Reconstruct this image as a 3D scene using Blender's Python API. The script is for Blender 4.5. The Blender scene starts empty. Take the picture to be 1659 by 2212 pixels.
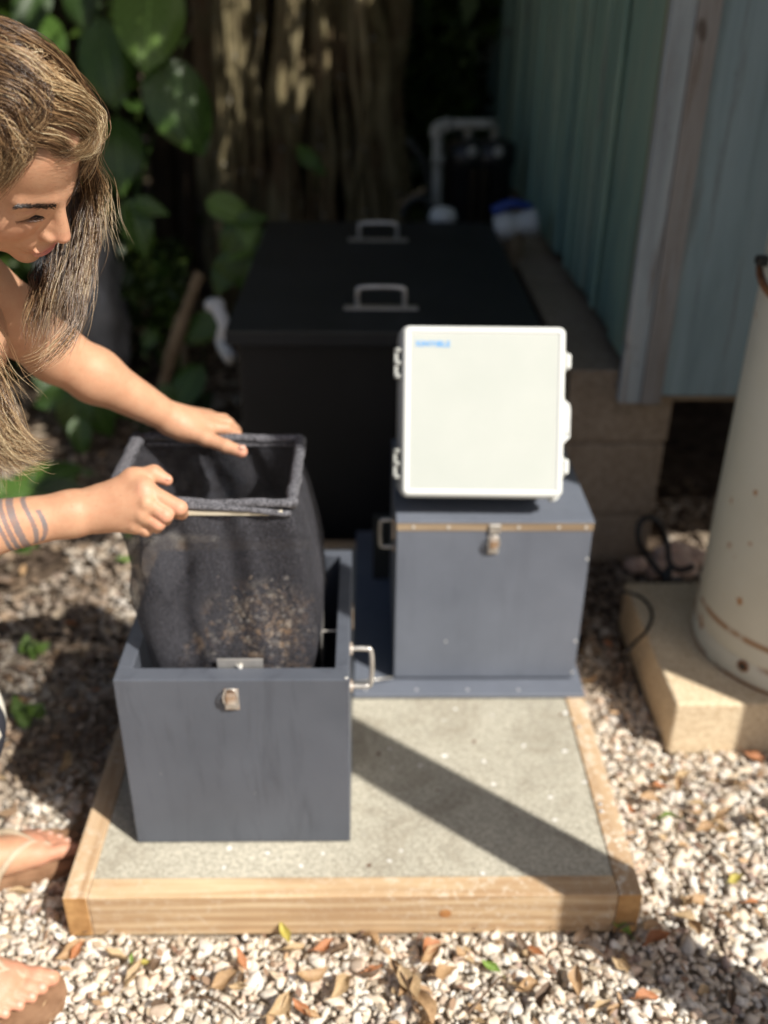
import bpy, bmesh, math, random
import numpy as np
from mathutils import Vector, Matrix, Euler, noise as mnoise
random.seed(7); rng = np.random.default_rng(7)
SC = bpy.context.scene
COL = SC.collection
rad = math.radians

# ------------------------------------------------------------------ camera
CR = Vector((0.99982372, -0.01578695, 0.01016322)); CU = Vector((-0.00122805, 0.48515743, 0.87442596)); CF = Vector((0.01873528, 0.8742843, -0.48505252))
CP = Vector((0.474425, -1.0589252, 1.3678018)); FPX = 2122.33
cam = bpy.data.cameras.new('camera'); camo = bpy.data.objects.new('camera', cam); COL.objects.link(camo)
M = Matrix.Identity(4)
for i in range(3):
    M[i][0] = CR[i]; M[i][1] = CU[i]; M[i][2] = -CF[i]; M[i][3] = CP[i]
camo.matrix_world = M
cam.sensor_fit = 'VERTICAL'; cam.sensor_height = 36.0; cam.lens = FPX / 2212 * 36
cam.clip_start = 0.05; cam.clip_end = 200
cam.dof.use_dof = True; cam.dof.focus_distance = 1.1; cam.dof.aperture_fstop = 2.3
SC.camera = camo
def at(px, py, ax, val):
    """a point of the place: the ray through a spot of the (1659 x 2212) view, met with a plane or at a depth"""
    d = CF + CR * ((px - 829.5) / FPX) - CU * ((py - 1106) / FPX)
    if ax == 'd': return CP + d * val
    i = 'xyz'.index(ax)
    return CP + d * ((val - CP[i]) / d[i])

# ------------------------------------------------------------------ world, sun, exposure
SUN_EL, SUN_AZ = rad(46), (0.777, -0.629)          # horizontal direction towards the sun
world = bpy.data.worlds.new('World'); SC.world = world; world.use_nodes = True
wn = world.node_tree.nodes; wl = world.node_tree.links
bg = wn['Background']; sky = wn.new('ShaderNodeTexSky'); sky.sky_type = 'NISHITA'; sky.sun_disc = False
sky.sun_elevation = SUN_EL; sky.sun_rotation = math.atan2(SUN_AZ[0], SUN_AZ[1])
wl.new(sky.outputs[0], bg.inputs[0]); bg.inputs[1].default_value = 0.068
sky.air_density = 0.7; sky.dust_density = 3.0; sky.ozone_density = 0.3
sun = bpy.data.lights.new('sun', 'SUN'); suno = bpy.data.objects.new('sun', sun); COL.objects.link(suno)
sun.energy = 5.0; sun.angle = rad(0.5); sun.color = (1.0, 0.95, 0.88)
sd = Vector((SUN_AZ[0] * math.cos(SUN_EL), SUN_AZ[1] * math.cos(SUN_EL), math.sin(SUN_EL)))
suno.rotation_euler = sd.to_track_quat('Z', 'Y').to_euler(); suno.location = sd * 10
SC.view_settings.view_transform = 'Standard'; SC.view_settings.look = 'None'
SC.view_settings.exposure = 0.42; SC.view_settings.gamma = 1; SC.view_settings.use_curve_mapping = False
SC.cycles.use_denoising = True
SC.cycles.max_bounces = 8; SC.cycles.transparent_max_bounces = 16

# ------------------------------------------------------------------ material helpers
def nmat(name, rough=0.7, spec=0.3, metal=0.0):
    m = bpy.data.materials.new(name); m.use_nodes = True
    nt = m.node_tree; b = nt.nodes['Principled BSDF']
    b.inputs['Roughness'].default_value = rough; b.inputs['Specular IOR Level'].default_value = spec; b.inputs['Metallic'].default_value = metal
    return m, nt, b
def N(nt, t, **k):
    n = nt.nodes.new(t)
    for a, v in k.items(): setattr(n, a, v)
    return n
def coords(nt, scale=(1, 1, 1), kind='Object'):
    tc = N(nt, 'ShaderNodeTexCoord'); mp = N(nt, 'ShaderNodeMapping'); mp.inputs['Scale'].default_value = scale
    nt.links.new(tc.outputs[kind], mp.inputs[0]); return mp.outputs[0]
def noise(nt, vec, scale, detail=5, rough=0.6, dist=0.0):
    n = N(nt, 'ShaderNodeTexNoise'); n.inputs['Scale'].default_value = scale; n.inputs['Detail'].default_value = detail
    n.inputs['Roughness'].default_value = rough; n.inputs['Distortion'].default_value = dist
    nt.links.new(vec, n.inputs['Vector']); return n.outputs['Fac']
def ramp(nt, fac, stops, interp='LINEAR'):
    r = N(nt, 'ShaderNodeValToRGB'); r.color_ramp.interpolation = interp
    e = r.color_ramp.elements
    while len(e) < len(stops): e.new(0.5)
    for el, (p, c) in zip(e, stops):
        el.position = p; el.color = (c[0], c[1], c[2], 1) if not isinstance(c, (int, float)) else (c, c, c, 1)
    nt.links.new(fac, r.inputs[0]); return r.outputs[0]
def mix(nt, fac, a, b, mode='MIX'):
    n = N(nt, 'ShaderNodeMix', data_type='RGBA', blend_type=mode)
    for s, v in ((0, fac), (6, a), (7, b)):
        if isinstance(v, (int, float)): n.inputs[s].default_value = v if s == 0 else (v, v, v, 1)
        elif isinstance(v, tuple): n.inputs[s].default_value = (*v, 1)
        else: nt.links.new(v, n.inputs[s])
    return n.outputs[2]
def bump(nt, b, h, strength=0.3, dist=0.01):
    n = N(nt, 'ShaderNodeBump'); n.inputs['Strength'].default_value = strength; n.inputs['Distance'].default_value = dist
    nt.links.new(h, n.inputs['Height']); nt.links.new(n.outputs[0], b.inputs['Normal']); return n
def setc(nt, b, c, sock='Base Color'):
    if isinstance(c, tuple): b.inputs[sock].default_value = (*c, 1)
    else: nt.links.new(c, b.inputs[sock])
def simple(name, c1, c2, scale=8, rough=0.7, spec=0.3, metal=0.0, bs=0.15, bd=0.004, bscale=60, stretch=(1, 1, 1), lo=0.35, hi=0.65):
    m, nt, b = nmat(name, rough, spec, metal); v = coords(nt, stretch)
    setc(nt, b, ramp(nt, noise(nt, v, scale), [(lo, c1), (hi, c2)]))
    if bs: bump(nt, b, noise(nt, v, bscale, 4), bs, bd)
    return m

def m_paint(name='grey_paint', g=1.0, sk=.5):   # grey boat paint on plywood: scuffs, drips, chipped specks
    m, nt, b = nmat(name, 0.42, 0.4); v = coords(nt)
    base = ramp(nt, noise(nt, v, 5, 6), [(0.3, (0.138, 0.152, 0.180)), (0.7, (0.180, 0.196, 0.228))])
    streak = ramp(nt, noise(nt, coords(nt, (14, 14, 1.6)), 2.2, 5, 0.7, 0.6), [(0.52, 0.0), (0.70, 1.0)])
    base = mix(nt, mix(nt, sk, 0.0, streak, 'MIX'), base, (0.075, 0.080, 0.098))
    scuff = ramp(nt, noise(nt, v, 34, 6, 0.75, 0.4), [(0.66, 0.0), (0.76, 1.0)])
    base = mix(nt, mix(nt, 0.5, 0.0, scuff), base, (0.06, 0.062, 0.072))
    chip = ramp(nt, noise(nt, v, 95, 3, 0.6), [(0.75, 0.0), (0.77, 1.0)])
    base = mix(nt, 1.0, base, (g * .93, g * .95, g * .98), 'MULTIPLY'); base = mix(nt, chip, base, (0.5, 0.5, 0.48)); setc(nt, b, base)
    bump(nt, b, noise(nt, coords(nt, (1, 1, 0.35)), 55, 5), 0.12, 0.003)
    rr = ramp(nt, noise(nt, v, 9, 5), [(0.3, 0.34), (0.7, 0.55)]); nt.links.new(rr, b.inputs['Roughness'])
    return m
def m_wood(name, c1, c2, c3, axis, dirt=0.0, fresh=True, dcol=(0.74, 0.68, 0.56)):
    sc = {'x': (1.3, 26, 26), 'y': (26, 1.3, 26), 'z': (26, 26, 1.3)}[axis]
    m, nt, b = nmat(name, 0.65, 0.25); v = coords(nt, sc)
    g = noise(nt, v, 1.7, 6, 0.55, 1.2)
    w = N(nt, 'ShaderNodeTexWave', wave_type='BANDS', bands_direction={'x': 'Z', 'y': 'Z', 'z': 'X'}[axis])
    w.inputs['Scale'].default_value = 14; w.inputs['Distortion'].default_value = 9; w.inputs['Detail'].default_value = 3; w.inputs['Detail Scale'].default_value = 0.6
    nt.links.new(coords(nt, {'x': (.16, 1.6, 1), 'y': (1.6, .16, 1), 'z': (1, 1, .16)}[axis]), w.inputs['Vector'])
    c = ramp(nt, g, [(0.3, c1), (0.5, c2), (0.72, c3)])
    c = mix(nt, mix(nt, 0.7, 0.0, w.outputs['Fac']), c, c1)
    big = ramp(nt, noise(nt, coords(nt), 6, 3), [(0.35, 0.0), (0.7, 1.0)]); c = mix(nt, mix(nt, 0.35, 0.0, big), c, c1)
    if dirt:
        sp = ramp(nt, noise(nt, coords(nt, (1, 1, 1)), 60, 6, 0.8), [(0.5, 0.0), (0.62, 1.0)]); sp2 = ramp(nt, noise(nt, coords(nt), 5, 3), [(0.4, 0.0), (0.6, dirt)])
        c = mix(nt, mix(nt, 1.0, sp, sp2, 'MULTIPLY'), c, dcol)
    setc(nt, b, c); bump(nt, b, g, 0.25, 0.002); return m
def m_concrete(name, c1, c2, speck=True, scale=1.0, bs=0.5):
    m, nt, b = nmat(name, 0.9, 0.15); v = coords(nt)
    c = ramp(nt, noise(nt, v, 160 * scale, 5, 0.75), [(0.36, c1), (0.62, c2)])
    big = ramp(nt, noise(nt, v, 4, 4), [(0.35, 0.0), (0.7, 1.0)]); c = mix(nt, mix(nt, 0.3, 0.0, big), c, tuple(x * 0.62 for x in c1))
    if speck:
        vo = N(nt, 'ShaderNodeTexVoronoi'); vo.inputs['Scale'].default_value = 52; vo.inputs['Randomness'].default_value = 1; nt.links.new(mix(nt, 0.08, v, N(nt,'ShaderNodeTexNoise').outputs['Color']), vo.inputs['Vector'])
        near = ramp(nt, vo.outputs['Distance'], [(0.16, 1.0), (0.24, 0.0)])
        pick = N(nt, 'ShaderNodeSeparateColor'); nt.links.new(vo.outputs['Color'], pick.inputs[0])
        wsp = ramp(nt, pick.outputs[0], [(0.86, 0.0), (0.88, 1.0)]); dsp = ramp(nt, pick.outputs[1], [(0.965, 0.0), (0.97, 1.0)])
        c = mix(nt, mix(nt, 1.0, near, wsp, 'MULTIPLY'), c, (0.78, 0.77, 0.73)); c = mix(nt, mix(nt, 1.0, near, dsp, 'MULTIPLY'), c, (0.16, 0.10, 0.07))
    if speck: c = mix(nt, mix(nt, .45, 0.0, ramp(nt, noise(nt, v, 7, 6, .7, .8), [(.52, 0.0), (.66, 1.0)])), c, (.24, .205, .15))
    setc(nt, b, c); bump(nt, b, noise(nt, v, 220 * scale, 4, 0.8), bs, 0.002); return m
def m_rusty(name):
    m, nt, b = nmat(name, 0.5, 0.35); v = coords(nt)
    c = ramp(nt, noise(nt, v, 3, 5), [(0.3, (0.60, 0.58, 0.47)), (0.7, (0.70, 0.68, 0.58))])
    crack = ramp(nt, noise(nt, coords(nt, (22, 22, 1.4)), 1.8, 6, 0.7), [(0.66, 0.0), (0.69, 1.0)]); c = mix(nt, mix(nt, .5, 0.0, crack), c, (0.30, 0.29, 0.26))
    spots = ramp(nt, noise(nt, v, 26, 2, 0.5), [(0.70, 0.0), (0.745, 1.0)]); c = mix(nt, spots, c, (0.42, 0.20, 0.07))
    sx = N(nt, 'ShaderNodeSeparateXYZ'); tc = N(nt, 'ShaderNodeTexCoord'); nt.links.new(tc.outputs['Object'], sx.inputs[0])
    for z0, th in ((0.100, 0.50), (0.050, 0.52), (0.004, 0.42)):   # rusted seams near the foot
        a = N(nt, 'ShaderNodeMath', operation='SUBTRACT'); nt.links.new(sx.outputs[2], a.inputs[0]); a.inputs[1].default_value = z0
        ab = N(nt, 'ShaderNodeMath', operation='ABSOLUTE'); nt.links.new(a.outputs[0], ab.inputs[0])
        band = ramp(nt, ab.outputs[0], [(0.003, 1.0), (0.0085, 0.0)]); nn = ramp(nt, noise(nt, v, 7, 4), [(th - .08, 0.0), (th, 1.0)])
        c = mix(nt, mix(nt, 1.0, band, nn, 'MULTIPLY'), c, (0.33, 0.17, 0.07))
    setc(nt, b, c); bump(nt, b, noise(nt, v, 40, 4), 0.1, 0.003); return m
def m_leaf(name, c1, c2, rough=0.35, trans=0.25, spots=None, veins=False):
    m, nt, b = nmat(name, rough, 0.5); v = coords(nt)
    c = ramp(nt, noise(nt, v, 14, 4), [(0.3, c1), (0.7, c2)])
    if spots: c = mix(nt, ramp(nt, noise(nt, v, 60, 3), [(0.6, 0.0), (0.68, 1.0)]), c, spots)
    if veins:
        def mth(op, x, y=None):
            n = N(nt, 'ShaderNodeMath', operation=op)
            for i_, q in enumerate((x, y)):
                if q is None: continue
                if isinstance(q, (int, float)): n.inputs[i_].default_value = q
                else: nt.links.new(q, n.inputs[i_])
            return n.outputs[0]
        sx = N(nt, 'ShaderNodeSeparateXYZ'); nt.links.new(v, sx.inputs[0]); ay = mth('ABSOLUTE', sx.outputs[1])
        side = mth('PINGPONG', mth('SUBTRACT', mth('MULTIPLY', sx.outputs[0], 5.5), mth('MULTIPLY', ay, 6.5)), .5)
        vn = mth('MAXIMUM', ramp(nt, side, [(.0, .75), (.10, 0.0)]), ramp(nt, ay, [(.010, 1.0), (.022, 0.0)])); c = mix(nt, mix(nt, .65, 0.0, vn), c, tuple(min(1, x * 1.9 + .03) for x in c2))
        hole = ramp(nt, noise(nt, v, 3.2, 3), [(.70, 0.0), (.74, 1.0)]); c = mix(nt, mix(nt, .7, 0.0, hole), c, (.25, .20, .08))
    setc(nt, b, c); bump(nt, b, noise(nt, v, 40, 3), 0.3, 0.004)
    if trans:
        t = N(nt, 'ShaderNodeBsdfTranslucent'); setc(nt, t, c, 'Color'); mx = N(nt, 'ShaderNodeMixShader'); mx.inputs[0].default_value = trans
        nt.links.new(b.outputs[0], mx.inputs[1]); nt.links.new(t.outputs[0], mx.inputs[2]); nt.links.new(mx.outputs[0], nt.nodes['Material Output'].inputs[0])
    return m
def m_attr(name, rough=0.85, spec=0.2, bs=0.3, bscale=150, bd=0.002, var=0.25, vscale=90):
    m, nt, b = nmat(name, rough, spec); a = N(nt, 'ShaderNodeAttribute'); a.attribute_name = 'col'
    v = coords(nt); c = mix(nt, ramp(nt, noise(nt, v, vscale, 4), [(0.35, var), (0.65, 0.0)]), a.outputs['Color'], (0.30, 0.25, 0.2)) if var else a.outputs['Color']
    setc(nt, b, c)
    if bs: bump(nt, b, noise(nt, v, bscale, 4), bs, bd)
    return m
def m_siding(name, c1, c2, c3, wear=(0.25, 0.2, 0.17)):
    m, nt, b = nmat(name, 0.6, 0.3); v = coords(nt, (9, 9, 0.8)); oi = N(nt, 'ShaderNodeObjectInfo')
    c = ramp(nt, noise(nt, v, 2.4, 6, 0.6, 0.4), [(0.3, c1), (0.5, c2), (0.72, c3)])
    c = mix(nt, mix(nt, 0.5, 0.0, ramp(nt, oi.outputs['Random'], [(0.0, 0.0), (1.0, 1.0)])), c, c1)
    w = ramp(nt, noise(nt, coords(nt, (30, 30, 1.5)), 1.6, 6, 0.75), [(0.55, 0.0), (0.66, 1.0)]); c = mix(nt, mix(nt, .8, 0.0, w), c, wear)
    kn = ramp(nt, noise(nt, coords(nt, (1, 1, .6)), 13, 2), [(0.70, 0.0), (0.76, 1.0)]); c = mix(nt, mix(nt, .8, 0.0, kn), c, tuple(x * .5 for x in wear))
    setc(nt, b, c); bump(nt, b, noise(nt, coords(nt, (40, 40, 2)), 2, 5), 0.25, 0.003); return m

MT = {}
MT['paint'] = m_paint(g=.95, sk=.18); MT['paintdark'] = m_paint('dark_grey_paint', .62, .42)
MT['beamx'] = m_wood('lumber_x', (0.38, 0.24, 0.13), (0.58, 0.42, 0.25), (0.72, 0.58, 0.38), 'x', 0.45)
MT['beamy'] = m_wood('lumber_y', (0.38, 0.24, 0.13), (0.58, 0.42, 0.26), (0.72, 0.58, 0.40), 'y', 1.0)
MT['endgrain'] = simple('end_grain', (0.36, 0.19, 0.07), (0.55, 0.32, 0.13), 30, 0.75, bs=.3)
MT['slab'] = m_concrete('slab_concrete', (0.32, 0.30, 0.24), (0.61, 0.575, 0.465))
MT['pad'] = m_concrete('pad_concrete', (0.56, 0.42, 0.26), (0.80, 0.67, 0.47), False, 0.7)
MT['block'] = m_concrete('block_concrete', (0.27, 0.21, 0.15), (0.42, 0.34, 0.255), False, 0.5)
MT['black'] = simple('black_plastic', (0.006, 0.0062, 0.007), (0.010, 0.0104, 0.012), 4, 0.55, 0.4, bs=.08, bscale=200, bd=.001)
MT['blacklid'] = simple('black_lid', (0.013, 0.015, 0.017), (0.020, 0.022, 0.025), 5, 0.6, 0.4, bs=.1, bscale=300, bd=.001)
MT['darkboard'] = simple('dark_board', (0.035, 0.038, 0.036), (0.055, 0.058, 0.055), 6, 0.6)
MT['steel'] = simple('steel', (0.50, 0.48, 0.44), (0.68, 0.66, 0.62), 30, 0.38, 0.5, 0.75, bs=.1)
MT['steelrust'] = simple('worn_steel', (0.40, 0.24, 0.13), (0.72, 0.68, 0.62), 45, 0.4, 0.5, 0.6, bs=.2)
MT['screw'] = simple('screw_white', (0.55, 0.54, 0.50), (0.75, 0.74, 0.7), 30, 0.4, 0.5, 0.3, bs=0)
MT['ply'] = m_wood('raw_plywood', (0.22, 0.155, 0.095), (0.36, 0.27, 0.175), (0.46, 0.37, 0.26), 'x')
MT['whitebox'] = simple('white_plastic', (0.66, 0.68, 0.65), (0.70, 0.72, 0.69), 5, 0.45, 0.35, bs=.05, bscale=250, bd=.001)
MT['whitepanel'] = simple('pale_panel', (0.475, 0.505, 0.465), (0.505, 0.53, 0.49), 7, 0.5, 0.3, bs=.08, bscale=250, bd=.001)
MT['greybox'] = simple('grey_plastic', (0.36, 0.37, 0.34), (0.44, 0.45, 0.42), 6, 0.45, 0.4, bs=.05)
MT['blue'] = simple('blue_print', (0.05, 0.33, 0.75), (0.07, 0.38, 0.8), 10, 0.5, bs=0)
MT['pvc'] = simple('white_pvc', (0.60, 0.60, 0.58), (0.72, 0.72, 0.70), 12, 0.35, 0.5, bs=0)
MT['pvcgrey'] = simple('dusty_pvc', (0.24, 0.245, 0.22), (0.36, 0.36, 0.33), 14, 0.5, 0.4, bs=0)
MT['bluevalve'] = simple('blue_plastic', (0.01, 0.04, 0.24), (0.015, 0.06, 0.32), 10, 0.35, 0.5, bs=0)
MT['rubber'] = simple('black_rubber', (0.010, 0.010, 0.011), (0.02, 0.02, 0.02), 10, 0.35, 0.5, bs=0)
MT['column'] = m_rusty('cream_rusty_steel')
MT['rust'] = simple('rust', (0.16, 0.06, 0.025), (0.34, 0.16, 0.07), 40, 0.85, bs=.5)
MT['green'] = m_siding('green_siding', (0.16, 0.27, 0.24), (0.28, 0.42, 0.34), (0.42, 0.50, 0.38))
MT['yellowtrim'] = m_siding('mossy_trim', (0.20, 0.20, 0.10), (0.28, 0.27, 0.14), (0.2, 0.22, 0.13))
MT['trimblue'] = m_siding('weathered_blue_trim', (0.24, 0.275, 0.30), (0.36, 0.42, 0.45), (0.42, 0.42, 0.41), (0.19, 0.155, 0.13))
MT['trimbrown'] = m_siding('weathered_grey_trim', (0.22, 0.215, 0.21), (0.33, 0.32, 0.31), (0.36, 0.39, 0.41), (0.17, 0.13, 0.105))
MT['bluewall'] = m_siding('blue_grey_panel', (0.22, 0.31, 0.34), (0.34, 0.46, 0.52), (0.42, 0.54, 0.60), (0.20, 0.24, 0.25))
MT['roof'] = simple('roof_sheet', (0.2, 0.2, 0.19), (0.3, 0.3, 0.28), 5, 0.6)
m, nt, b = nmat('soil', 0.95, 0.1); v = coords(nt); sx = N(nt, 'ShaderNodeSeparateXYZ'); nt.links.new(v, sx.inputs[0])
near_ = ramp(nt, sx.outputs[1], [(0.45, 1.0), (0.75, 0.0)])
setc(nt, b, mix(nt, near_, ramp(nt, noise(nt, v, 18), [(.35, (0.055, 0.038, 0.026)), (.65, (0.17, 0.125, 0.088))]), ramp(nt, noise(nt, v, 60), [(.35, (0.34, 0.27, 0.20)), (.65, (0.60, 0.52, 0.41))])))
bump(nt, b, noise(nt, v, 90, 5), 1, .012); MT['soil'] = m
MT['sandy'] = simple('sandy_soil', (0.20, 0.15, 0.11), (0.42, 0.35, 0.27), 40, 0.95, 0.1, bs=1, bscale=120, bd=.01)
MT['stone'] = m_attr('coral_gravel', 0.9, 0.15, 0.5, 260, .002, .35, 120)
MT['litter'] = m_attr('leaf_litter', 0.8, 0.2, 0.3, 120, .002, .2, 60)
for i, (a, b_) in enumerate((((0.34, 0.21, 0.105), (0.52, 0.35, 0.19)), ((0.40, 0.28, 0.15), (0.58, 0.43, 0.25)), ((0.36, 0.14, 0.055), (0.52, 0.24, 0.11)), ((0.10, 0.065, 0.04), (0.2, 0.13, 0.08)), ((0.42, 0.37, 0.07), (0.55, 0.46, 0.12)), ((0.14, 0.26, 0.05), (0.26, 0.36, 0.07)))):
    MT['dry%d' % i] = m_leaf('dead_leaf_%s' % ('brown', 'tan', 'rust', 'dark', 'yellow', 'green')[i], a, b_, 0.5, 0.15, tuple(x * .6 for x in a))
MT['leafbig'] = m_leaf('vine_leaf', (0.045, 0.10, 0.018), (0.085, 0.16, 0.028), 0.25, 0.3, None, True)
MT['leaflight'] = m_leaf('young_leaf', (0.12, 0.21, 0.035), (0.18, 0.30, 0.06), 0.3, 0.35, None, True)
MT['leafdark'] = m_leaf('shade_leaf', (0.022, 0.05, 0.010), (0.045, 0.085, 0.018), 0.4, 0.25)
def m_bark():
    m, nt, b = nmat('ficus_bark', 0.9, 0.15); v = coords(nt, (1, 1, 0.35))
    c = ramp(nt, noise(nt, v, 9, 7, 0.65, 0.5), [(0.3, (0.06, 0.042, 0.024)), (0.5, (0.26, 0.215, 0.115)), (0.72, (0.48, 0.40, 0.24))])
    c = mix(nt, ramp(nt, noise(nt, coords(nt), 3.2, 3), [(0.5, 0.0), (0.62, 0.6)]), c, (0.15, 0.085, 0.05))
    l = ramp(nt, noise(nt, coords(nt), 16, 3, 0.6), [(0.665, 0.0), (0.69, 1.0)]); c = mix(nt, l, c, (0.46, 0.45, 0.41))
    setc(nt, b, c); bump(nt, b, noise(nt, coords(nt, (1, 1, .6)), 28, 8, .75), 1.0, 0.03); return m
MT['bark'] = m_bark()
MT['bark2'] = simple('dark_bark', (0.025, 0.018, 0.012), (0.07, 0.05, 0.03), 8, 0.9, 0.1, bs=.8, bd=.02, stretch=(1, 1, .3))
MT['frond'] = simple('dry_frond', (0.16, 0.11, 0.06), (0.27, 0.2, 0.12), 10, 0.8)
MT['limestone'] = simple('pale_rock', (0.17, 0.165, 0.16), (0.28, 0.275, 0.265), 10, 0.9, bs=.6)
MT['pinkrock'] = simple('pink_rock', (0.60, 0.40, 0.30), (0.78, 0.62, 0.5), 20, 0.9, bs=.6)
MT['slat'] = simple('beige_slat', (0.50, 0.45, 0.34), (0.60, 0.55, 0.43), 12, 0.6)
def m_mesh(name, alpha, dirt):
    m, nt, b = nmat(name, 0.75, 0.3); v = coords(nt)
    vo = N(nt, 'ShaderNodeTexVoronoi'); vo.inputs['Scale'].default_value = 420; nt.links.new(v, vo.inputs['Vector'])
    c = ramp(nt, vo.outputs['Distance'], [(0.1, (0.010, 0.010, 0.012)), (0.75, (0.072, 0.072, 0.084))])
    a = ramp(nt, noise(nt, coords(nt), 900, 1), [(0.42, alpha - .22), (0.58, min(1, alpha + .22))])
    if dirt:
        sx = N(nt, 'ShaderNodeSeparateXYZ'); tc = N(nt, 'ShaderNodeTexCoord'); nt.links.new(tc.outputs['Object'], sx.inputs[0])
        dv = N(nt, 'ShaderNodeVectorMath', operation='DISTANCE'); nt.links.new(tc.outputs['Object'], dv.inputs[0]); dv.inputs[1].default_value = (.075, -.11, .225)
        low = ramp(nt, dv.outputs['Value'], [(0.035, 1.0), (0.105, 0.0)])
        pt = ramp(nt, noise(nt, v, 30, 7, 0.8), [(0.52, 0.0), (0.60, 1.0)]); f = mix(nt, 1.0, low, pt, 'MULTIPLY')
        col = ramp(nt, noise(nt, v, 24, 3), [(0.4, (0.34, 0.22, 0.13)), (0.6, (0.46, 0.42, 0.36))])
        c = mix(nt, mix(nt, 0.8, 0.0, f), c, col)
    setc(nt, b, c); bump(nt, b, vo.outputs['Distance'], 0.6, 0.002)
    t = N(nt, 'ShaderNodeBsdfTransparent'); mx = N(nt, 'ShaderNodeMixShader'); nt.links.new(a, mx.inputs[0])
    nt.links.new(t.outputs[0], mx.inputs[1]); nt.links.new(b.outputs[0], mx.inputs[2]); nt.links.new(mx.outputs[0], nt.nodes['Material Output'].inputs[0])
    return m
MT['mesh'] = m_mesh('black_mesh', 0.62, True)
MT['sleeve'] = simple('mesh_sleeve', (0.025, 0.025, 0.028), (0.19, 0.19, 0.21), 330, 0.7, 0.3, bs=.8, bscale=400, bd=.002)
MT['compost'] = m_attr('compost', 0.9, 0.1, 0.5, 120, .004, .2, 60)

# ------------------------------------------------------------------ object helpers
def tag(o, label=None, cat=None, group=None, kind=None):
    for k, v in (('label', label), ('category', cat), ('group', group), ('kind', kind)):
        if v: o[k] = v
    return o
def thing(name, loc, label, cat, group=None, rot=None):
    o = bpy.data.objects.new(name, None); COL.objects.link(o); o.location = loc; o.empty_display_size = 0.05
    if rot is not None: o.rotation_euler = rot
    return tag(o, label, cat, group)
def wloc(o):
    v = Vector((0, 0, 0))
    while o is not None: v = v + Vector(o.location); o = o.parent
    return v
def link(name, me, mat, parent=None, local=False, smooth=False, label=None):
    if isinstance(me, bmesh.types.BMesh):
        bm = me; me = bpy.data.meshes.new(name); bm.to_mesh(me); bm.free()
    if mat is not None:
        for mm in (mat if isinstance(mat, (list, tuple)) else [mat]): me.materials.append(mm)
    if smooth: me.shade_smooth()
    o = bpy.data.objects.new(name, me); COL.objects.link(o)
    if parent is not None:
        o.parent = parent
        if not local: me.transform(Matrix.Translation(-wloc(parent)))
    elif not local:   # origin at the base of the thing
        co = np.empty(len(me.vertices) * 3, np.float32); me.vertices.foreach_get('co', co); co = co.reshape(-1, 3)
        if len(co):
            c = (co.min(0) + co.max(0)) / 2; c[2] = co[:, 2].min(); me.transform(Matrix.Translation(-Vector(c.tolist()))); o.location = c.tolist()
    if label: o['label'] = label
    return o
def bx(x0, x1, y0, y1, z0, z1, bev=0.0015, seg=1, bm=None):
    b2 = bmesh.new(); r = bmesh.ops.create_cube(b2, size=1)
    for v in b2.verts: v.co = Vector((x0 + (v.co.x + .5) * (x1 - x0), y0 + (v.co.y + .5) * (y1 - y0), z0 + (v.co.z + .5) * (z1 - z0)))
    if bev: bmesh.ops.bevel(b2, geom=b2.edges[:] , offset=bev, segments=seg, affect='EDGES', profile=0.5)
    if bm is None: return b2
    t = bpy.data.meshes.new('t'); b2.to_mesh(t); b2.free(); bm.from_mesh(t); bpy.data.meshes.remove(t); return bm
def tube(pts, r, n=10, bm=None, closed=False, caps=True, jit=0.0, seed=0):
    bm = bm or bmesh.new(); pts = [Vector(p) for p in pts]; L = len(pts); rs = r if isinstance(r, (list, tuple)) else [r] * L
    rings = []; prev = None; rr = random.Random(seed)
    for i, p in enumerate(pts):
        a = pts[(i - 1) % L] if (i or closed) else p; b = pts[(i + 1) % L] if (i < L - 1 or closed) else p
        t = (b - a).normalized()
        if prev is None:
            q = Vector((0, 0, 1)) if abs(t.z) < .9 else Vector((1, 0, 0)); nrm = (q - t * q.dot(t)).normalized()
        else: nrm = (prev - t * prev.dot(t)).normalized()
        prev = nrm; bn = t.cross(nrm)
        rings.append([bm.verts.new(p + (nrm * math.cos(2 * math.pi * k / n) + bn * math.sin(2 * math.pi * k / n)) * rs[i] * (1 + jit * (rr.random() - .5))) for k in range(n)])
    for i in range(L if closed else L - 1):
        A, B = rings[i], rings[(i + 1) % L]
        for k in range(n): bm.faces.new((A[k], A[(k + 1) % n], B[(k + 1) % n], B[k]))
    if caps and not closed:
        bm.faces.new(list(reversed(rings[0]))); bm.faces.new(rings[-1])
    return bm
def smoothpath(pts, n=8, closed=False):
    P = [Vector(p) for p in pts]; out = []; L = len(P)
    for i in range(L if closed else L - 1):
        if closed: p0, p1, p2, p3 = P[i - 1], P[i], P[(i + 1) % L], P[(i + 2) % L]
        else: p0, p1, p2, p3 = P[max(i - 1, 0)], P[i], P[i + 1], P[min(i + 2, L - 1)]
        for k in range(n):
            t = k / n
            out.append(0.5 * ((2 * p1) + (p2 - p0) * t + (2 * p0 - 5 * p1 + 4 * p2 - p3) * t * t + (3 * p1 - p0 - 3 * p2 + p3) * t ** 3))
    if not closed: out.append(P[-1])
    return out
def lathe(prof, c, n=24, bm=None, axis='z'):
    bm = bm or bmesh.new(); rings = []
    for r, h in prof:
        ring = []
        for k in range(n):
            a = 2 * math.pi * k / n; v = Vector((r * math.cos(a), r * math.sin(a), h))
            if axis == 'x': v = Vector((v.z, v.x, v.y))
            if axis == 'y': v = Vector((v.x, -v.z, v.y))
            ring.append(bm.verts.new(Vector(c) + v))
        rings.append(ring)
    for A, B in zip(rings, rings[1:]):
        for k in range(n): bm.faces.new((A[k], A[(k + 1) % n], B[(k + 1) % n], B[k]))
    bm.faces.new(list(reversed(rings[0]))); bm.faces.new(rings[-1]); return bm
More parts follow.
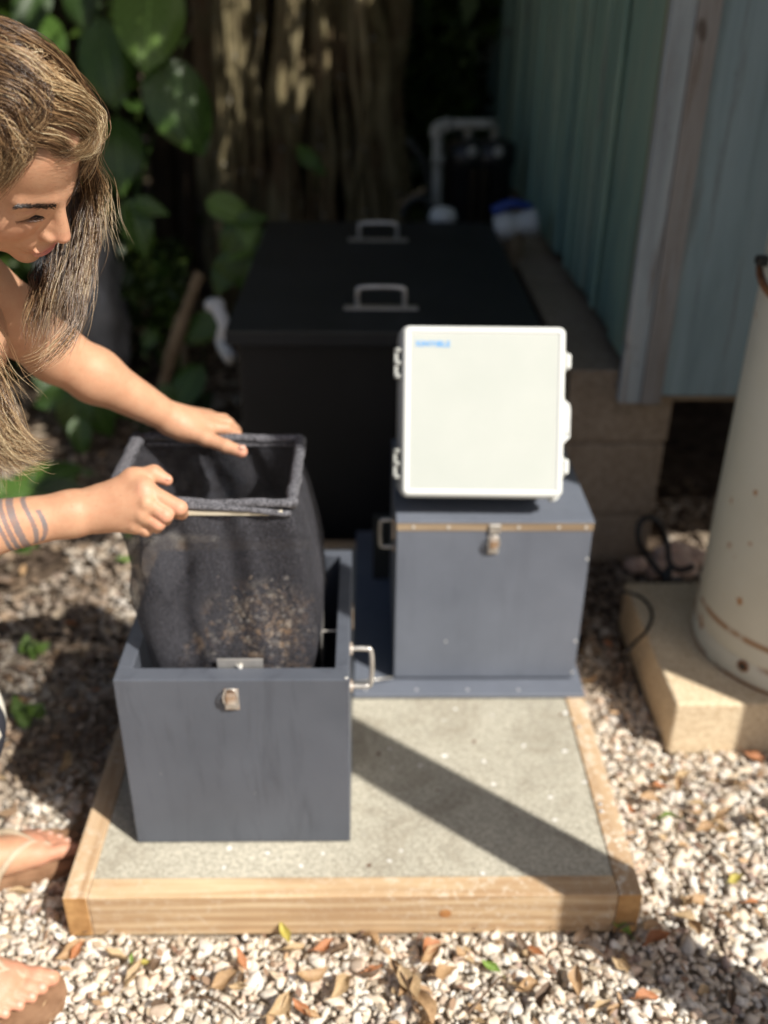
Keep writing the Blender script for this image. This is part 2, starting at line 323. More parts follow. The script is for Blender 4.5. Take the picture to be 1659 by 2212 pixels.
def prism(poly, depth, to, bm=None):
    """poly: 2D points; to(u, v, w) -> Vector; extruded from w=0 to depth"""
    bm = bm or bmesh.new(); A = [bm.verts.new(to(u, v, 0)) for u, v in poly]; B = [bm.verts.new(to(u, v, depth)) for u, v in poly]; n = len(poly)
    bm.faces.new(A[::-1]); bm.faces.new(B)
    for k in range(n): bm.faces.new((A[k], A[(k + 1) % n], B[(k + 1) % n], B[k]))
    bmesh.ops.recalc_face_normals(bm, faces=bm.faces[:]); return bm
def roundrect(x0, x1, y0, y1, r, n=5):
    out = []
    for cx, cy, a0 in ((x1 - r, y1 - r, 0), (x0 + r, y1 - r, 90), (x0 + r, y0 + r, 180), (x1 - r, y0 + r, 270)):
        for k in range(n + 1):
            a = rad(a0 + 90 * k / n); out.append((cx + r * math.cos(a), cy + r * math.sin(a)))
    return out
def rawmesh(name, V, F, cols=None, smooth=True):
    """V (n,3), F list of faces or int array (m,k)"""
    me = bpy.data.meshes.new(name); V = np.asarray(V, np.float32); F = np.asarray(F, np.int32); m, k = F.shape
    me.vertices.add(len(V)); me.vertices.foreach_set('co', V.ravel()); me.loops.add(m * k); me.loops.foreach_set('vertex_index', F.ravel())
    me.polygons.add(m); me.polygons.foreach_set('loop_start', np.arange(0, m * k, k, dtype=np.int32))
    if smooth: me.polygons.foreach_set('use_smooth', np.ones(m, bool))
    me.update(calc_edges=True)
    if cols is not None:
        a = me.color_attributes.new('col', 'FLOAT_COLOR', 'POINT'); c = np.ones((len(V), 4), np.float32); c[:, :3] = cols; a.data.foreach_set('color', c.ravel())
    return me

# ================================================================== SETTING
def ground_h(x, y): return 0.006 * mnoise.noise(Vector((x * 5, y * 5, 0))) - 0.004
bm = bmesh.new(); nx, ny = 110, 110; gv = []
for j in range(ny):
    for i in range(nx):
        u = i / (nx - 1) * 2 - 1; w = j / (ny - 1) * 2 - 1
        x = 0.4 + 3.0 * u + 26 * u ** 5; y = 1.2 + 3.2 * w + 30 * w ** 5
        z = ground_h(x, y) - 0.006 - 0.012 * (mnoise.noise(Vector((x * 2, y * 2, 3))) + .5) * (1 if y > 1.6 else .3)
        gv.append(bm.verts.new((x, y, z)))
for j in range(ny - 1):
    for i in range(nx - 1): bm.faces.new((gv[j * nx + i], gv[j * nx + i + 1], gv[(j + 1) * nx + i + 1], gv[(j + 1) * nx + i]))
g = link('ground', bm, MT['soil'], smooth=True, local=True); g['kind'] = 'structure'

def blocked(x, y, m=0.0):
    if -m < x < .914 + m and -m < y < 1.15 + m: return True
    if .14 - m < x < .90 + m and 1.13 < y < 2.3: return True
    if 1.075 - m < x < 2.0 and .418 - m < y < .86 + m: return True
    if .965 - m < x < 1.3 and y > 1.15 - m: return True
    return False
def ico_variants(n, sub, jit, seed):
    out = []
    for k in range(n):
        b2 = bmesh.new(); bmesh.ops.create_icosphere(b2, subdivisions=sub, radius=1)
        for v in b2.verts:
            q = v.co * 1.1 + Vector((k * 7.3 + seed, 0, 0)); v.co = v.co * (1 + jit * mnoise.noise(q) + jit * .6 * mnoise.noise(q * 2.7))
        b2.verts.index_update()
        V = np.array([v.co[:] for v in b2.verts], np.float32); F = np.array([[v.index for v in f.verts] for f in b2.faces], np.int32); b2.free(); out.append((V, F))
    return out
def rotmats(n):
    q = rng.normal(size=(n, 4)); q /= np.linalg.norm(q, axis=1)[:, None]; w, x, y, z = q.T
    return np.stack([1 - 2 * (y * y + z * z), 2 * (x * y - z * w), 2 * (x * z + y * w), 2 * (x * y + z * w), 1 - 2 * (x * x + z * z), 2 * (y * z - x * w), 2 * (x * z - y * w), 2 * (y * z + x * w), 1 - 2 * (x * x + y * y)], 1).reshape(n, 3, 3)
def stones(name, pos, size, cols, variants, squash=(.62, 1.15)):
    Vs, Fs, Cs, off = [], [], [], 0; n = len(pos); R = rotmats(n); pick = rng.integers(0, len(variants), n)
    sc = np.stack([size * rng.uniform(.8, 1.35, n), size * rng.uniform(.7, 1.0, n), size * rng.uniform(*squash, n) * .8], 1)
    for k, (V, F) in enumerate(variants):
        idx = np.where(pick == k)[0]
        if not len(idx): continue
        P = np.einsum('nij,nvj->nvi', R[idx], V[None] * sc[idx][:, None, :]); P[..., 2] *= .75; P += pos[idx][:, None, :]
        Vs.append(P.reshape(-1, 3)); Fs.append((F[None] + (np.arange(len(idx)) * len(V))[:, None, None] + off).reshape(-1, 3)); Cs.append(np.repeat(cols[idx], len(V), 0)); off += len(idx) * len(V)
    return rawmesh(name, np.concatenate(Vs), np.concatenate(Fs), np.concatenate(Cs))
def grid_pts(x0, x1, y0, y1, sp, m=0.0, keep=lambda x, y: True):
    xs = np.arange(x0, x1, sp); ys = np.arange(y0, y1, sp); P = []
    for y in ys:
        for x in xs:
            a = x + rng.uniform(-.5, .5) * sp; b = y + rng.uniform(-.5, .5) * sp
            if not blocked(a, b, m) and keep(a, b): P.append((a, b))
    return P
PAL = np.array([(0.82, 0.755, 0.64), (0.85, 0.81, 0.73), (0.77, 0.68, 0.55), (0.72, 0.61, 0.47), (0.64, 0.56, 0.47), (0.48, 0.38, 0.29), (0.76, 0.59, 0.45), (0.40, 0.30, 0.25)], np.float32)
PW = np.array([.28, .18, .2, .12, .08, .05, .07, .02]); PW = PW / PW.sum()
def stone_cols(n): return np.clip(PAL[rng.choice(len(PAL), n, p=PW)] * rng.uniform(.8, 1.06, (n, 1)), 0, .88).astype(np.float32)
# visible wedge only: what the camera (or one a step aside) could see
vis_near = lambda x, y: abs(x - .47) < 0.72 + .42 * (y + .35)
near = grid_pts(-.5, 1.9, -.42, .75, .0100, .003, vis_near)
far = grid_pts(-1.5, 2.0, .75, 2.3, .0165, .002, lambda x, y: (x < .15 and mnoise.noise(Vector((x * 2.3, y * 2.3, 5))) > -.25 + .35 * (y - 1.2)) or (x > .9 and y < 1.5))
def build_gravel(P, variants, s0, s1, name, lump):
    n = len(P); pos = np.zeros((n, 3)); pos[:, :2] = P; size = np.clip(rng.lognormal(math.log(s0), .42, n), s0 * .5, s1)
    pos[:, 2] = np.array([ground_h(a, b) for a, b in P]) + rng.uniform(-.003, .004, n) + size * .25
    cols = stone_cols(n)
    for i in range(n):   # soil dirt left of the slab and beside the pad, deepened as painted shade
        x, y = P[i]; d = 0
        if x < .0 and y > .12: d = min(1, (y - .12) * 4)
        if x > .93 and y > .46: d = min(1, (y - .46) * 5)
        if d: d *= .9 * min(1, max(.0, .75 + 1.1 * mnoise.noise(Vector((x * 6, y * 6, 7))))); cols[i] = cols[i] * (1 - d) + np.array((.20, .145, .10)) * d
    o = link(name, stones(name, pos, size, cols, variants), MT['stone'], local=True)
    tag(o, lump, 'gravel', kind='stuff'); return o
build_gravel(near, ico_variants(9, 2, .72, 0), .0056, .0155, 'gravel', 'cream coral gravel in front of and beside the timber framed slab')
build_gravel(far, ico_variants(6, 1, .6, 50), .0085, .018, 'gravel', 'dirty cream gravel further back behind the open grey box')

# leaf litter: small dark scraps in the shaded back
def litter(P, s0, s1, pal, name, label, z=0.004, up=.5):
    n = len(P); R = rotmats(n); base = np.array([(-1, 0, 0), (-.3, -.42, .12), (.4, -.36, .08), (1, 0, .2), (.4, .36, .1), (-.3, .42, .1)], np.float32)
    s = rng.uniform(s0, s1, n); V = base[None] * s[:, None, None]; V = np.einsum('nij,nvj->nvi', R, V); V[..., 2] *= up
    V += np.array([(a, b, ground_h(a, b) + z + rng.uniform(0, .01)) for a, b in P])[:, None, :]
    F = (np.array([(0, 1, 5), (1, 2, 4), (1, 4, 5), (2, 3, 4)])[None] + (np.arange(n) * 6)[:, None, None]).reshape(-1, 3)
    pal = np.array(pal); c = pal[rng.integers(0, len(pal), n)] * rng.uniform(.7, 1.15, (n, 1)); return tag(link(name, rawmesh(name, V.reshape(-1, 3), F, np.repeat(c, 6, 0)), MT['litter'], local=True), label, 'leaf litter', kind='stuff')
P = grid_pts(-1.0, .0, .18, .75, .03, .01, lambda x, y: rng.uniform() < .8)
litter(P, .008, .026, [(.16, .10, .06), (.26, .17, .10), (.1, .065, .045), (.34, .25, .16), (.2, .13, .08)], 'leaf_litter', 'brown leaf litter over the dirty gravel left of the slab', .012)
P = grid_pts(-1.6, 2.2, .7, 4.5, .034, .0, lambda x, y: x < .15 or y < 1.6 or y > 2.3)
litter(P, .012, .034, [(.16, .11, .07), (.24, .17, .11), (.1, .07, .05), (.3, .24, .17)], 'leaf_litter', 'dark shaded leaf litter lying on the soil behind the gravel')
P = grid_pts(-.5, 1.9, -.4, .75, .028, .0, vis_near)
litter(P, .004, .014, [(.5, .4, .28), (.42, .27, .15), (.34, .22, .14), (.6, .5, .38), (.2, .12, .08)], 'leaf_litter', 'small scraps of broken leaf and bark among the pale gravel', .011)

# ------------------------------------------------------------------ timber framed slab
pl = thing('slab_platform', (.457, .55, 0), 'concrete slab framed in pale lumber, standing on the gravel under the grey boxes', 'platform')
link('concrete_slab', bx(.0382, .8758, .0382, 1.06, 0, .086, .001), MT['slab'], pl)
def beam(x0, x1, y0, y1, mat, endax, nm='beam', lab=None):
    bm = bx(x0, x1, y0, y1, 0, .089, .0022, 2); me = bpy.data.meshes.new('beam'); bm.to_mesh(me); bm.free()
    o = link(nm, me, [mat, MT['endgrain']], pl, label=lab)
    for p in me.polygons:
        if abs(p.normal['xyz'.index(endax)] if False else (p.normal.x if endax == 'x' else p.normal.y)) > .9: p.material_index = 1
    return o
beam(.0385, .8755, 0.0, .038, MT['beamx'], 'x'); beam(0, .038, -.001, 1.098, MT['beamy'], 'y'); beam(.876, .914, -.001, 1.098, MT['beamy'], 'y'); beam(.0385, .8755, 1.0602, 1.098, MT['beamx'], 'x')
# the knot in the front beam
kn = bmesh.new(); c = at(962, 1973, 'y', -.0006)
lathe([(.009, 0), (.0095, .0005), (.004, .0008)], c, 18, kn, 'y'); link('knot', kn, simple('knot_wood', (0.36, 0.15, 0.05), (0.5, 0.26, 0.1), 60, .7), pl)
# paint specks
for (px, py) in ((1297, 1737), (1299, 1752), (1252, 1570)):
    q = at(px, py, 'z', .0905); link('paint_blob', lathe([(.004, 0), (.003, .0016), (.001, .0022)], q, 8), MT['screw'], pl)

# ------------------------------------------------------------------ hardware builders (world coords)
def latch(parent, c, s=1.0, name='latch'):
    x, y, z = c
    o = link(name, bx(x - .011 * s, x + .011 * s, y - .003, y - .0005, z - .028 * s, z + .012 * s, .0008), MT['steelrust'], parent)
    b = bx(x - .0075 * s, x + .0075 * s, y - .012, y - .003, z - .012 * s, z + .008 * s, .002, 2); link('lever', b, MT['steelrust'], o)
    w = [(x - .010 * s, y - .010, z - .010 * s), (x - .011 * s, y - .011, z + .004 * s), (x - .006 * s, y - .009, z + .016 * s), (x + .006 * s, y - .009, z + .016 * s), (x + .011 * s, y - .011, z + .004 * s), (x + .010 * s, y - .010, z - .010 * s)]
    link('wire_loop', tube(smoothpath(w, 4), .0014 * s, 6), MT['steel'], o, smooth=True)
    link('end_plate', bx(x - .010 * s, x + .010 * s, y - .0085, y - .003, z - .022 * s, z - .0125 * s, .0015), MT['steel'], o)
    return o
def dhandle(parent, x, y, z, n, name='handle', side=1, L=.048, out=.034, r=.0042):
    pts = [(x, y, z + L), (x + side * out * .7, y, z + L), (x + side * out, y, z + L * .8), (x + side * out, y, z - L * .8), (x + side * out * .7, y, z - L), (x, y, z - L)]
    o = link(name, tube(smoothpath(pts, 5), r, 8), MT['steel'], parent, smooth=True)
    for s in (1, -1): link('mount', lathe([(.011, 0), (.011, .003), (.006, .005)], (x, y, z + s * L), 12, axis='x') if side > 0 else lathe([(.006, -.005), (.011, -.003), (.011, 0)], (x, y, z + s * L), 12, axis='x'), MT['steelrust'], o)
    return o

# ------------------------------------------------------------------ open box (front left)
x0, x1, y0, y1, z0, z1 = .096, .4497, .110, .487, .090, .431
bA = thing('storage_box', ((x0 + x1) / 2, (y0 + y1) / 2, z0), 'open grey painted plywood box with no lid, nearest on the slab', 'box')
t = .019
link('front_panel', bx(x0, x1, y0, y0 + .030, z0, z1, .002, 2), MT['paintdark'], bA)
link('back_panel', bx(x0 + .0005, x1 - .0005, y1 - t, y1, z0, z1 - .0005, .002, 2), MT['paintdark'], bA)
link('side_panel', bx(x0, x0 + .024, y0 + .0302, y1 - t - .0002, z0, z1 - .0003, .002, 2), MT['paintdark'], bA)
link('side_panel', bx(x1 - .022, x1, y0 + .0302, y1 - t - .0002, z0, z1 - .0003, .002, 2), MT['paintdark'], bA)
link('bottom_panel', bx(x0 + .0242, x1 - .0222, y0 + .0304, y1 - t - .0004, z0 + .001, z0 + .019, .001), MT['blacklid'], bA)
pc = at(500, 1500, 'y', y0); latch(bA, (pc.x, y0, pc.z), 1.0)
p = at(785, 1412, 'y', .2); dhandle(bA, x1, .215, .372, None, L=.038)
o = link('catch_plate', bx(x1 + .0005, x1 + .004, .335, .352, .36, .405, .001), MT['steelrust'], bA)
pb = at(519, 1436, 'y', .143)
o = link('bracket_plate', bx(pb.x - .035, pb.x + .035, .1415, .1435, .40, pb.z + .012, .0005), MT['steel'], bA)
link('bolt', lathe([(.004, 0), (.004, .004), (.001, .006)], (pb.x, .1415, .432), 8, axis='y'), MT['screw'], o)
link('bolt', tube([(pb.x - .006, .139, .437), (pb.x + .006, .139, .425)], .0008, 5), MT['screw'], o)
o = link('bracket_plate', bx(.402, .404, .235, .305, .34, .425, .0005), MT['steel'], bA)
link('bolt', tube([(.404, .27, .405), (.428, .27, .405)], .002, 6), MT['steel'], o)
for q in ((x1 - .004, y0 + .004),): link('corner_chip', lathe([(.003, 0), (.0025, .0012), (.001, .0015)], (q[0], q[1], z1 - .0003), 7), MT['screw'], bA)

# ------------------------------------------------------------------ closed box (rear right) on its base board
bb = thing('base_board', (.69, .79, .086), 'flat grey painted board lying on the slab under the closed box', 'board')
link('board', bx(.4505, .914, .477, 1.13, .0895, .0985, .0015), MT['paint'], bb)
for px in (790, 900, 1010, 1120): q = at(px, 1490, 'z', .0985); link('screw', lathe([(.0028, 0), (.0028, .0006)], q, 8), MT['screw'], bb)
X0, X1, Y0, Y1 = .532, .899, .523, .885
bB = thing('storage_box', ((X0 + X1) / 2, (Y0 + Y1) / 2, .099), 'closed grey plywood box with latched lid, carrying the white enclosure', 'box')
link('body', bx(X0, X1, Y0, Y1, .105, .450, .002, 2), MT['paint'], bB)
link('skid', bx(X0 + .01, X1 - .06, Y0 + .02, Y1 - .02, .0986, .105, 0), MT['blacklid'], bB)
ld = link('lid', bx(X0 - .001, X1 + .002, Y0 - .002, Y1, .4665, .4705, .001), MT['paint'], bB)
link('plywood_edge', bx(X0, X1 + .001, Y0 - .0012, Y1 - .001, .4502, .4663, .0007), MT['ply'], ld)
for i, px in enumerate((893, 969, 1121, 1208, 1267)): q = at(px, 1133, 'y', Y0 - .0016); link('screw', lathe([(.0032, 0), (.003, .0012), (.001, .0016)], (q.x, Y0 - .0012, .4585), 9, axis='y'), MT['screw'], ld)
latch(bB, (.714, Y0, .428), .95)
link('keeper', bx(.704, .726, Y0 - .006, Y0 - .002, .446, .466, .0015), MT['steel'], bB)
dhandle(bB, X0, .60, .40, None, side=-1, L=.030, out=.028, r=.004)
link('side_catch', bx(X0 - .007, X0 - .0005, .555, .575, .41, .455, .002), MT['steelrust'], bB)
link('side_catch', bx(X1 + .0005, X1 + .006, .60, .62, .425, .462, .002), MT['steel'], bB)
for (px, py) in ((1268, 1208), (1236, 1452), (1243, 1385)): q = at(px, py, 'y', Y0 - .0002); link('screw', lathe([(.0028, 0), (.0022, .001)], (min(q.x, X1 - .004), Y0, q.z), 8, axis='y'), MT['screw'], bB)
q = at(963, 1386, 'y', Y0); link('screw', lathe([(.0022, 0), (.0018, .0006)], q, 8, axis='y'), MT['screw'], bB)
q = thing('dark_panel', (.55, .93, .0985), 'dark grey board standing between the closed box and the black tank', 'board')
link('board', bx(.492, .66, .90, .912, .0988, .27, .001), MT['darkboard'], q)
q = at(800, 1462, 'z', .1); rd = link('tie_rod', tube([(.452, .50, .112), (.53, .52, .108)], .0022, 7), MT['steel'], None, smooth=True); tag(rd, 'thin steel rod lying between the two grey boxes', 'rod')

# ------------------------------------------------------------------ white enclosure leaning back on the lid
wb = thing('control_enclosure', (.6865, .5185, .5235), 'white plastic control box leaning back on the lid of the closed grey box', 'enclosure', rot=(rad(-25), 0, rad(-1.0)))
# local: x right, y away from the viewer, z up the face; bottom front edge at the origin
W2, HH, T = .1475, .309, .138
to = lambda u, v, w: Vector((u, w, v))
link('back_shell', prism(roundrect(-W2 - .007, W2 - .006, .006, HH - .004, .010), T - .045, lambda u, v, w: Vector((u, w + .045, v))), MT['greybox'], wb, local=True)
def rim(bm, x0, x1, z0, z1, r, prof):   # rounded-rectangle profile sweep: list of (inset, y)
    rings = []
    for ins, y in prof:
        rings.append([bm.verts.new((u, y, v)) for u, v in roundrect(x0 + ins, x1 - ins, z0 + ins, z1 - ins, max(r - ins, .002), 6)])
    n = len(rings[0])
    for A, B in zip(rings, rings[1:]):
        for k in range(n): bm.faces.new((A[k], A[(k + 1) % n], B[(k + 1) % n], B[k]))
    bm.faces.new(rings[0]); bm.faces.new(rings[-1][::-1]); bmesh.ops.recalc_face_normals(bm, faces=bm.faces[:])
    return bm
cov = link('cover', rim(bmesh.new(), -W2, W2, 0, HH, .013, [(0.0, .045), (-.003, .043), (-.003, .036), (0, .034), (0, .008), (.0012, .004), (.004, .0012), (.0085, 0), (.0115, 0.0008), (.0125, .0024), (.014, .0026)]), MT['whitebox'], wb, local=True, smooth=False)
cov.data.materials.append(MT['whitepanel'])
for f in cov.data.polygons:
    f.use_smooth = len(f.vertices) == 4
    if len(f.vertices) > 4 and f.center.y < .02: f.material_index = 1
for z in (.215, .032):
    h = link('hinge', bx(-W2 - .015, -W2 - .008, .014, .030, z, z + .054, .002, 2), MT['greybox'], wb, local=True)
    for dz in (0, .024, .047): link('knuckle', bx(-W2 - .012, -W2 + .0005, .010, .026, z + dz - .0, z + dz + .008, .0015), MT['greybox'], h, local=True)
for z in (.246, .055):
    la = link('latch', bx(W2 + .001, W2 + .011, .004, .020, z - .012, z + .016, .004, 3), MT['whitebox'], wb, local=True)
    link('pivot', bx(W2 - .001, W2 + .004, .008, .022, z - .016, z + .020, .001), MT['greybox'], la, local=True)
hp = [(W2 - .001, .098), (W2 + .004, .104), (W2 + .011, .110), (W2 + .0115, .160), (W2 + .010, .170), (W2 - .001, .180)]
ha = link('hasp_flange', prism(hp, .008, lambda u, v, w: Vector((u, w + .003, v))), MT['whitebox'], wb, local=True)
link('padlock_hole', lathe([(.0022, 0), (.0022, .0004)], (W2 + .006, .0030, .117), 10, axis='y'), MT['rubber'], ha, local=True)
link('corner_foot', tube([(W2 - .004, .030, .002), (W2 - .010, .032, -.004), (W2 - .020, .034, -.006)], .004, 8), MT['whitebox'], wb, local=True, smooth=True)
# bracket that carries it, behind
link('support_bracket', bx(-.09, .09, T - .002, T + .006, -.0, .20, .001), MT['steel'], wb, local=True)
for s in (-1, 1): link('bracket_leg', tube([(s * .07, T + .006, .18), (s * .07, T + .108, -.107)], .006, 8), MT['steel'], wb, local=True)
cu = bpy.data.curves.new('lettering', 'FONT'); cu.body = 'XINYIBLE'; cu.size = .0142; cu.extrude = .0002; cu.space_character = 1.08; cu.align_x = 'LEFT'; cu.offset = .0003
tmp = bpy.data.objects.new('lettering', cu); COL.objects.link(tmp); bpy.context.view_layer.update()
me = bpy.data.meshes.new_from_object(tmp.evaluated_get(bpy.context.evaluated_depsgraph_get())); bpy.data.objects.remove(tmp)
me.transform(Matrix.Translation((-W2 + .023, .0021, HH - .037)) @ Matrix.Rotation(rad(90), 4, 'X'))
link('lettering', me, MT['blue'], cov, local=True)

# ------------------------------------------------------------------ black tank
tk = thing('black_tank', (.52, 1.7, 0), 'large black rectangular tank with two steel handles on its flat lid', 'tank')
link('body', bx(.168, .874, 1.170, 2.25, .0, .5893, .012, 3), MT['black'], tk)
lid = link('lid', bx(.147, .893, 1.1436, 2.273, .5895, .6255, .004, 2), MT['blacklid'], tk)
link('lip', bx(.147, .893, 1.1405, 1.1434, .620, .6262, .001), MT['darkboard'], lid)  # lighter strip painting the highlight along the lid's front edge
for yy in (1.322, 2.016):
    xc = .512
    h = link('handle', bx(xc - .092, xc + .092, yy - .016, yy + .016, .6258, .6295, .0015), MT['steel'], tk)
    pts = [(xc - .058, yy, .629), (xc - .058, yy, .664), (xc - .046, yy, .678), (xc + .046, yy, .678), (xc + .058, yy, .664), (xc + .058, yy, .629)]
    link('grip', tube(smoothpath(pts, 5), .0062, 8), MT['steel'], h, smooth=True)

# ------------------------------------------------------------------ pad and column
pd = link('concrete_pad', bx(1.078, 1.95, .419, .852, -.01, .122, .006, 2), MT['pad']); tag(pd, 'tan concrete block pad under the cream steel column', 'concrete pad')
cc = (1.390, .62); R0 = .214
co = thing('steel_column', (cc[0], cc[1], .122), 'cream painted rusty round steel column on the concrete pad', 'column')
link('shaft', lathe([(R0, .0), (R0 + .002, .004), (R0 + .002, .048), (R0 - .001, .052), (R0, .056), (R0 + .001, .10), (R0 - .0005, .106), (R0, .112), (R0, 2.3)], (cc[0], cc[1], .1225), 96), MT['column'], co)
for f in co.children[0].data.polygons: f.use_smooth = True
q = at(1606, 1438, 'd', 1.95)
def on_col(px, py):   # where a ray meets the column's skin
    d = (at(px, py, 'd', 1) - CP); a = d.x ** 2 + d.y ** 2; ox, oy = CP.x - cc[0], CP.y - cc[1]; b_ = 2 * (ox * d.x + oy * d.y); c_ = ox * ox + oy * oy - R0 ** 2
    dd = b_ * b_ - 4 * a * c_
    if dd < 0: dd = 0
    return CP + d * ((-b_ - math.sqrt(dd)) / (2 * a))
q = on_col(1606, 1438); nrm = Vector((q.x - cc[0], q.y - cc[1], 0)).normalized()
for nm, r_, mt, off in (('rust_ring', .013, MT['rust'], .0025), ('bolt_hole', .0085, MT['rubber'], .0035)):
    bm = lathe([(r_, 0), (r_ * .9, .0012)], (0, 0, 0), 14); me = bpy.data.meshes.new(nm); bm.to_mesh(me); bm.free(); me.transform(Matrix.Translation(q + nrm * off) @ nrm.to_track_quat('Z', 'Y').to_matrix().to_4x4()); link(nm, me, mt, co)
q = on_col(1652, 575)
a0 = math.atan2(q.y - cc[1], q.x - cc[0])
link('rusty_band', tube([(cc[0] + (R0 + .004) * math.cos(a0 + a), cc[1] + (R0 + .004) * math.sin(a0 + a), q.z - .035 * math.sin(min(1.6, (a + .3) * 1.8))) for a in np.linspace(-.25, 1.4, 16)], .007, 8), MT['rust'], co, smooth=True)
link('bolt', bx(q.x - .02, q.x + .003, q.y - .02, q.y + .004, q.z + .004, q.z + .02, .003), MT['rubber'], co)

# ------------------------------------------------------------------ shed: foundation blocks, siding, trims
fo = thing('foundation_wall', (1.08, 2.2, 0), 'brown grey concrete block foundation under the green shed wall', 'foundation')
rr = random.Random(3)
for c in range(3):
    zb, zt = (-.02, .13, .335)[c], (.13, .335, .532)[c]
    off = 0 if c % 2 == 0 else -.2
    yy = 1.157
    first = True
    while yy < 4.2:
        L = .39 if not (first and c % 2) else .19; first = False
        dx = rr.uniform(-.003, .003)
        link('block', bx(.965 + dx, 1.222 + dx, yy + (0 if yy < 1.2 else .004), yy + L, zb + .004, zt - .004, .004), MT['block'], fo); yy += L + .006
link('mortar', bx(.972, 1.215, 1.165, 4.2, -.02, .519, 0), MT['block'], fo)

sh = thing('shed', (2.2, 3.3, .45), 'weathered shed clad in green and blue grey boards raised over a block foundation', 'shed')
ys = [1.152, 1.33, 1.509, 1.71, 1.902, 2.11, 2.315, 2.50, 2.698, 2.92, 3.143, 3.40, 3.662, 3.91, 4.17, 4.49, 4.80, 5.13, 5.457, 5.9, 6.4]
for i, (a, b_) in enumerate(zip(ys, ys[1:])):
    dx = (0, .007, .013, .003, .015, .0, .008)[i % 7]
    link('board', bx(1.085 + dx, 1.103 + dx, a + .006, b_ - .006, .56 + rr.uniform(-.006, .006), 1.95, .002), MT['green'], sh)
    if i % 2: link('batten', bx(1.075, 1.0848, b_ - .02, b_ + .022, .575, 1.95, .002), MT['green'], sh)
link('sheathing', bx(1.118, 1.128, 1.15, 6.4, .56, 1.94, 0), MT['blacklid'], sh)
link('edge_strip', bx(1.077, 1.099, 1.1325, 1.151, .60, 1.95, .001), MT['yellowtrim'], sh)
link('corner_board', bx(1.076, 1.1265, 1.104, 1.132, .464, 1.95, .002), MT['trimblue'], sh)
link('corner_board', bx(1.1275, 1.176, 1.101, 1.130, .462, 1.95, .002), MT['trimbrown'], sh)
xx = 1.178
for i in range(6):
    w = (.30, .305, .30, .31, .30, .3)[i]
    link('wall_panel', bx(xx, xx + w - .003, 1.127, 1.142, .474, 1.95, .003), MT['bluewall'], sh); xx += w
link('bottom_rail', bx(1.18, 3.0, 1.124, 1.150, .464, .4735, .001), MT['ply'], sh)
link('floor_joist', bx(1.13, 3.0, 1.16, 6.3, .50, .55, 0), MT['bark2'], sh)
link('roof', bx(1.07, 4.6, 1.0, 6.8, 1.96, 2.02, .004), MT['roof'], sh)

# added unseen roof and boards shading the back; post inferred from its shadow band
po = thing('shade_porch', (2.6, .6, 0), 'unseen roof with post and boards, added to shade the tank', 'shade_porch')
link('roof_sheet', bx(1.28, 4.6, -.16, .995, 2.36, 2.40, .003), MT['roof'], po)
link('post', bx(1.385, 1.474, -.488, -.399, 0, 2.2, .003), MT['beamx'], po)
link('side_beam', bx(1.385, 1.474, -.16, .99, 2.27, 2.355, .003), MT['beamy'], po)
for i in range(7):
    link('shade_board', bx(1.80 + i * .145, 1.94 + i * .145, -.06, -.035, 0, 2.25, .003), MT['trimbrown'], po)  # boards added off frame to cast shade on pad and gravel

# ------------------------------------------------------------------ mesh bag on its frame
FX0, FX1, FY0, FY1, FZ = .112, .364, .176, .378, .694
bag = thing('mesh_bag', ((FX0 + FX1) / 2, (FY0 + FY1) / 2, .25), 'black mesh bag on a rectangular frame being lifted out of the open box', 'bag')
def ringpt(x0, x1, y0, y1, r, s):   # point on a rounded rectangle, s in 0..1
    P = roundrect(x0, x1, y0, y1, r, 6); n = len(P); f = s * n; i = int(f) % n; k = f - int(f); a, b_ = P[i], P[(i + 1) % n]
    return a[0] + (b_[0] - a[0]) * k, a[1] + (b_[1] - a[1]) * k
prof = [(.700, .112, .364, .176, .378, .012), (.680, .108, .368, .172, .382, .014), (.655, .112, .376, .170, .388, .02), (.62, .122, .384, .170, .397, .03), (.57, .124, .394, .170, .41, .04), (.52, .114, .402, .168, .42, .05), (.47, .120, .404, .162, .428, .05), (.43, .130, .400, .156, .43, .05), (.38, .134, .392, .155, .43, .05), (.32, .14, .38, .16, .42, .06), (.26, .16, .36, .18, .40, .07), (.235, .20, .32, .22, .36, .05)]
nr = 150; V = []; F = []
rows = []
for k in range(len(prof) - 1):
    for j in range(5):
        t = j / 5; rows.append([a + (b_ - a) * t for a, b_ in zip(prof[k], prof[k + 1])])
rows.append(list(prof[-1]))
for ri, (z, a, b_, c, d, r) in enumerate(rows):
    P = roundrect(a, b_, c, d, r, 6); L = len(P); seg = [math.dist(P[i], P[(i + 1) % L]) for i in range(L)]; tot = sum(seg); cx, cy = (a + b_) / 2, (c + d) / 2
    for i in range(nr):
        s = i / nr * tot; q = 0
        while s > seg[q] and q < L - 1: s -= seg[q]; q += 1
        k = s / max(seg[q], 1e-6); x = P[q][0] + (P[(q + 1) % L][0] - P[q][0]) * k; y = P[q][1] + (P[(q + 1) % L][1] - P[q][1]) * k
        th = i / nr * 2 * math.pi; amp = .0070 * min(1, .25 + ri / 9) * (1 if z > .4 else .6)
        f = math.sin(th * 13 + .8 * math.sin(z * 9)) * .75 + .30 * mnoise.noise(Vector((th * 3.2, z * 3.5, 1))) + .5 * math.sin(th * 23 + z * 9) * .4 + .5 * mnoise.noise(Vector((math.cos(th) * 3, math.sin(th) * 3, z * 14)))
        n2 = Vector((x - cx, y - cy)).normalized(); V.append((x + n2.x * amp * f, y + n2.y * amp * f, z + .003 * mnoise.noise(Vector((th * 2, z * 8, 4)))))
for ri in range(len(rows) - 1):
    for i in range(nr): F.append((ri * nr + i, ri * nr + (i + 1) % nr, (ri + 1) * nr + (i + 1) % nr, (ri + 1) * nr + i))
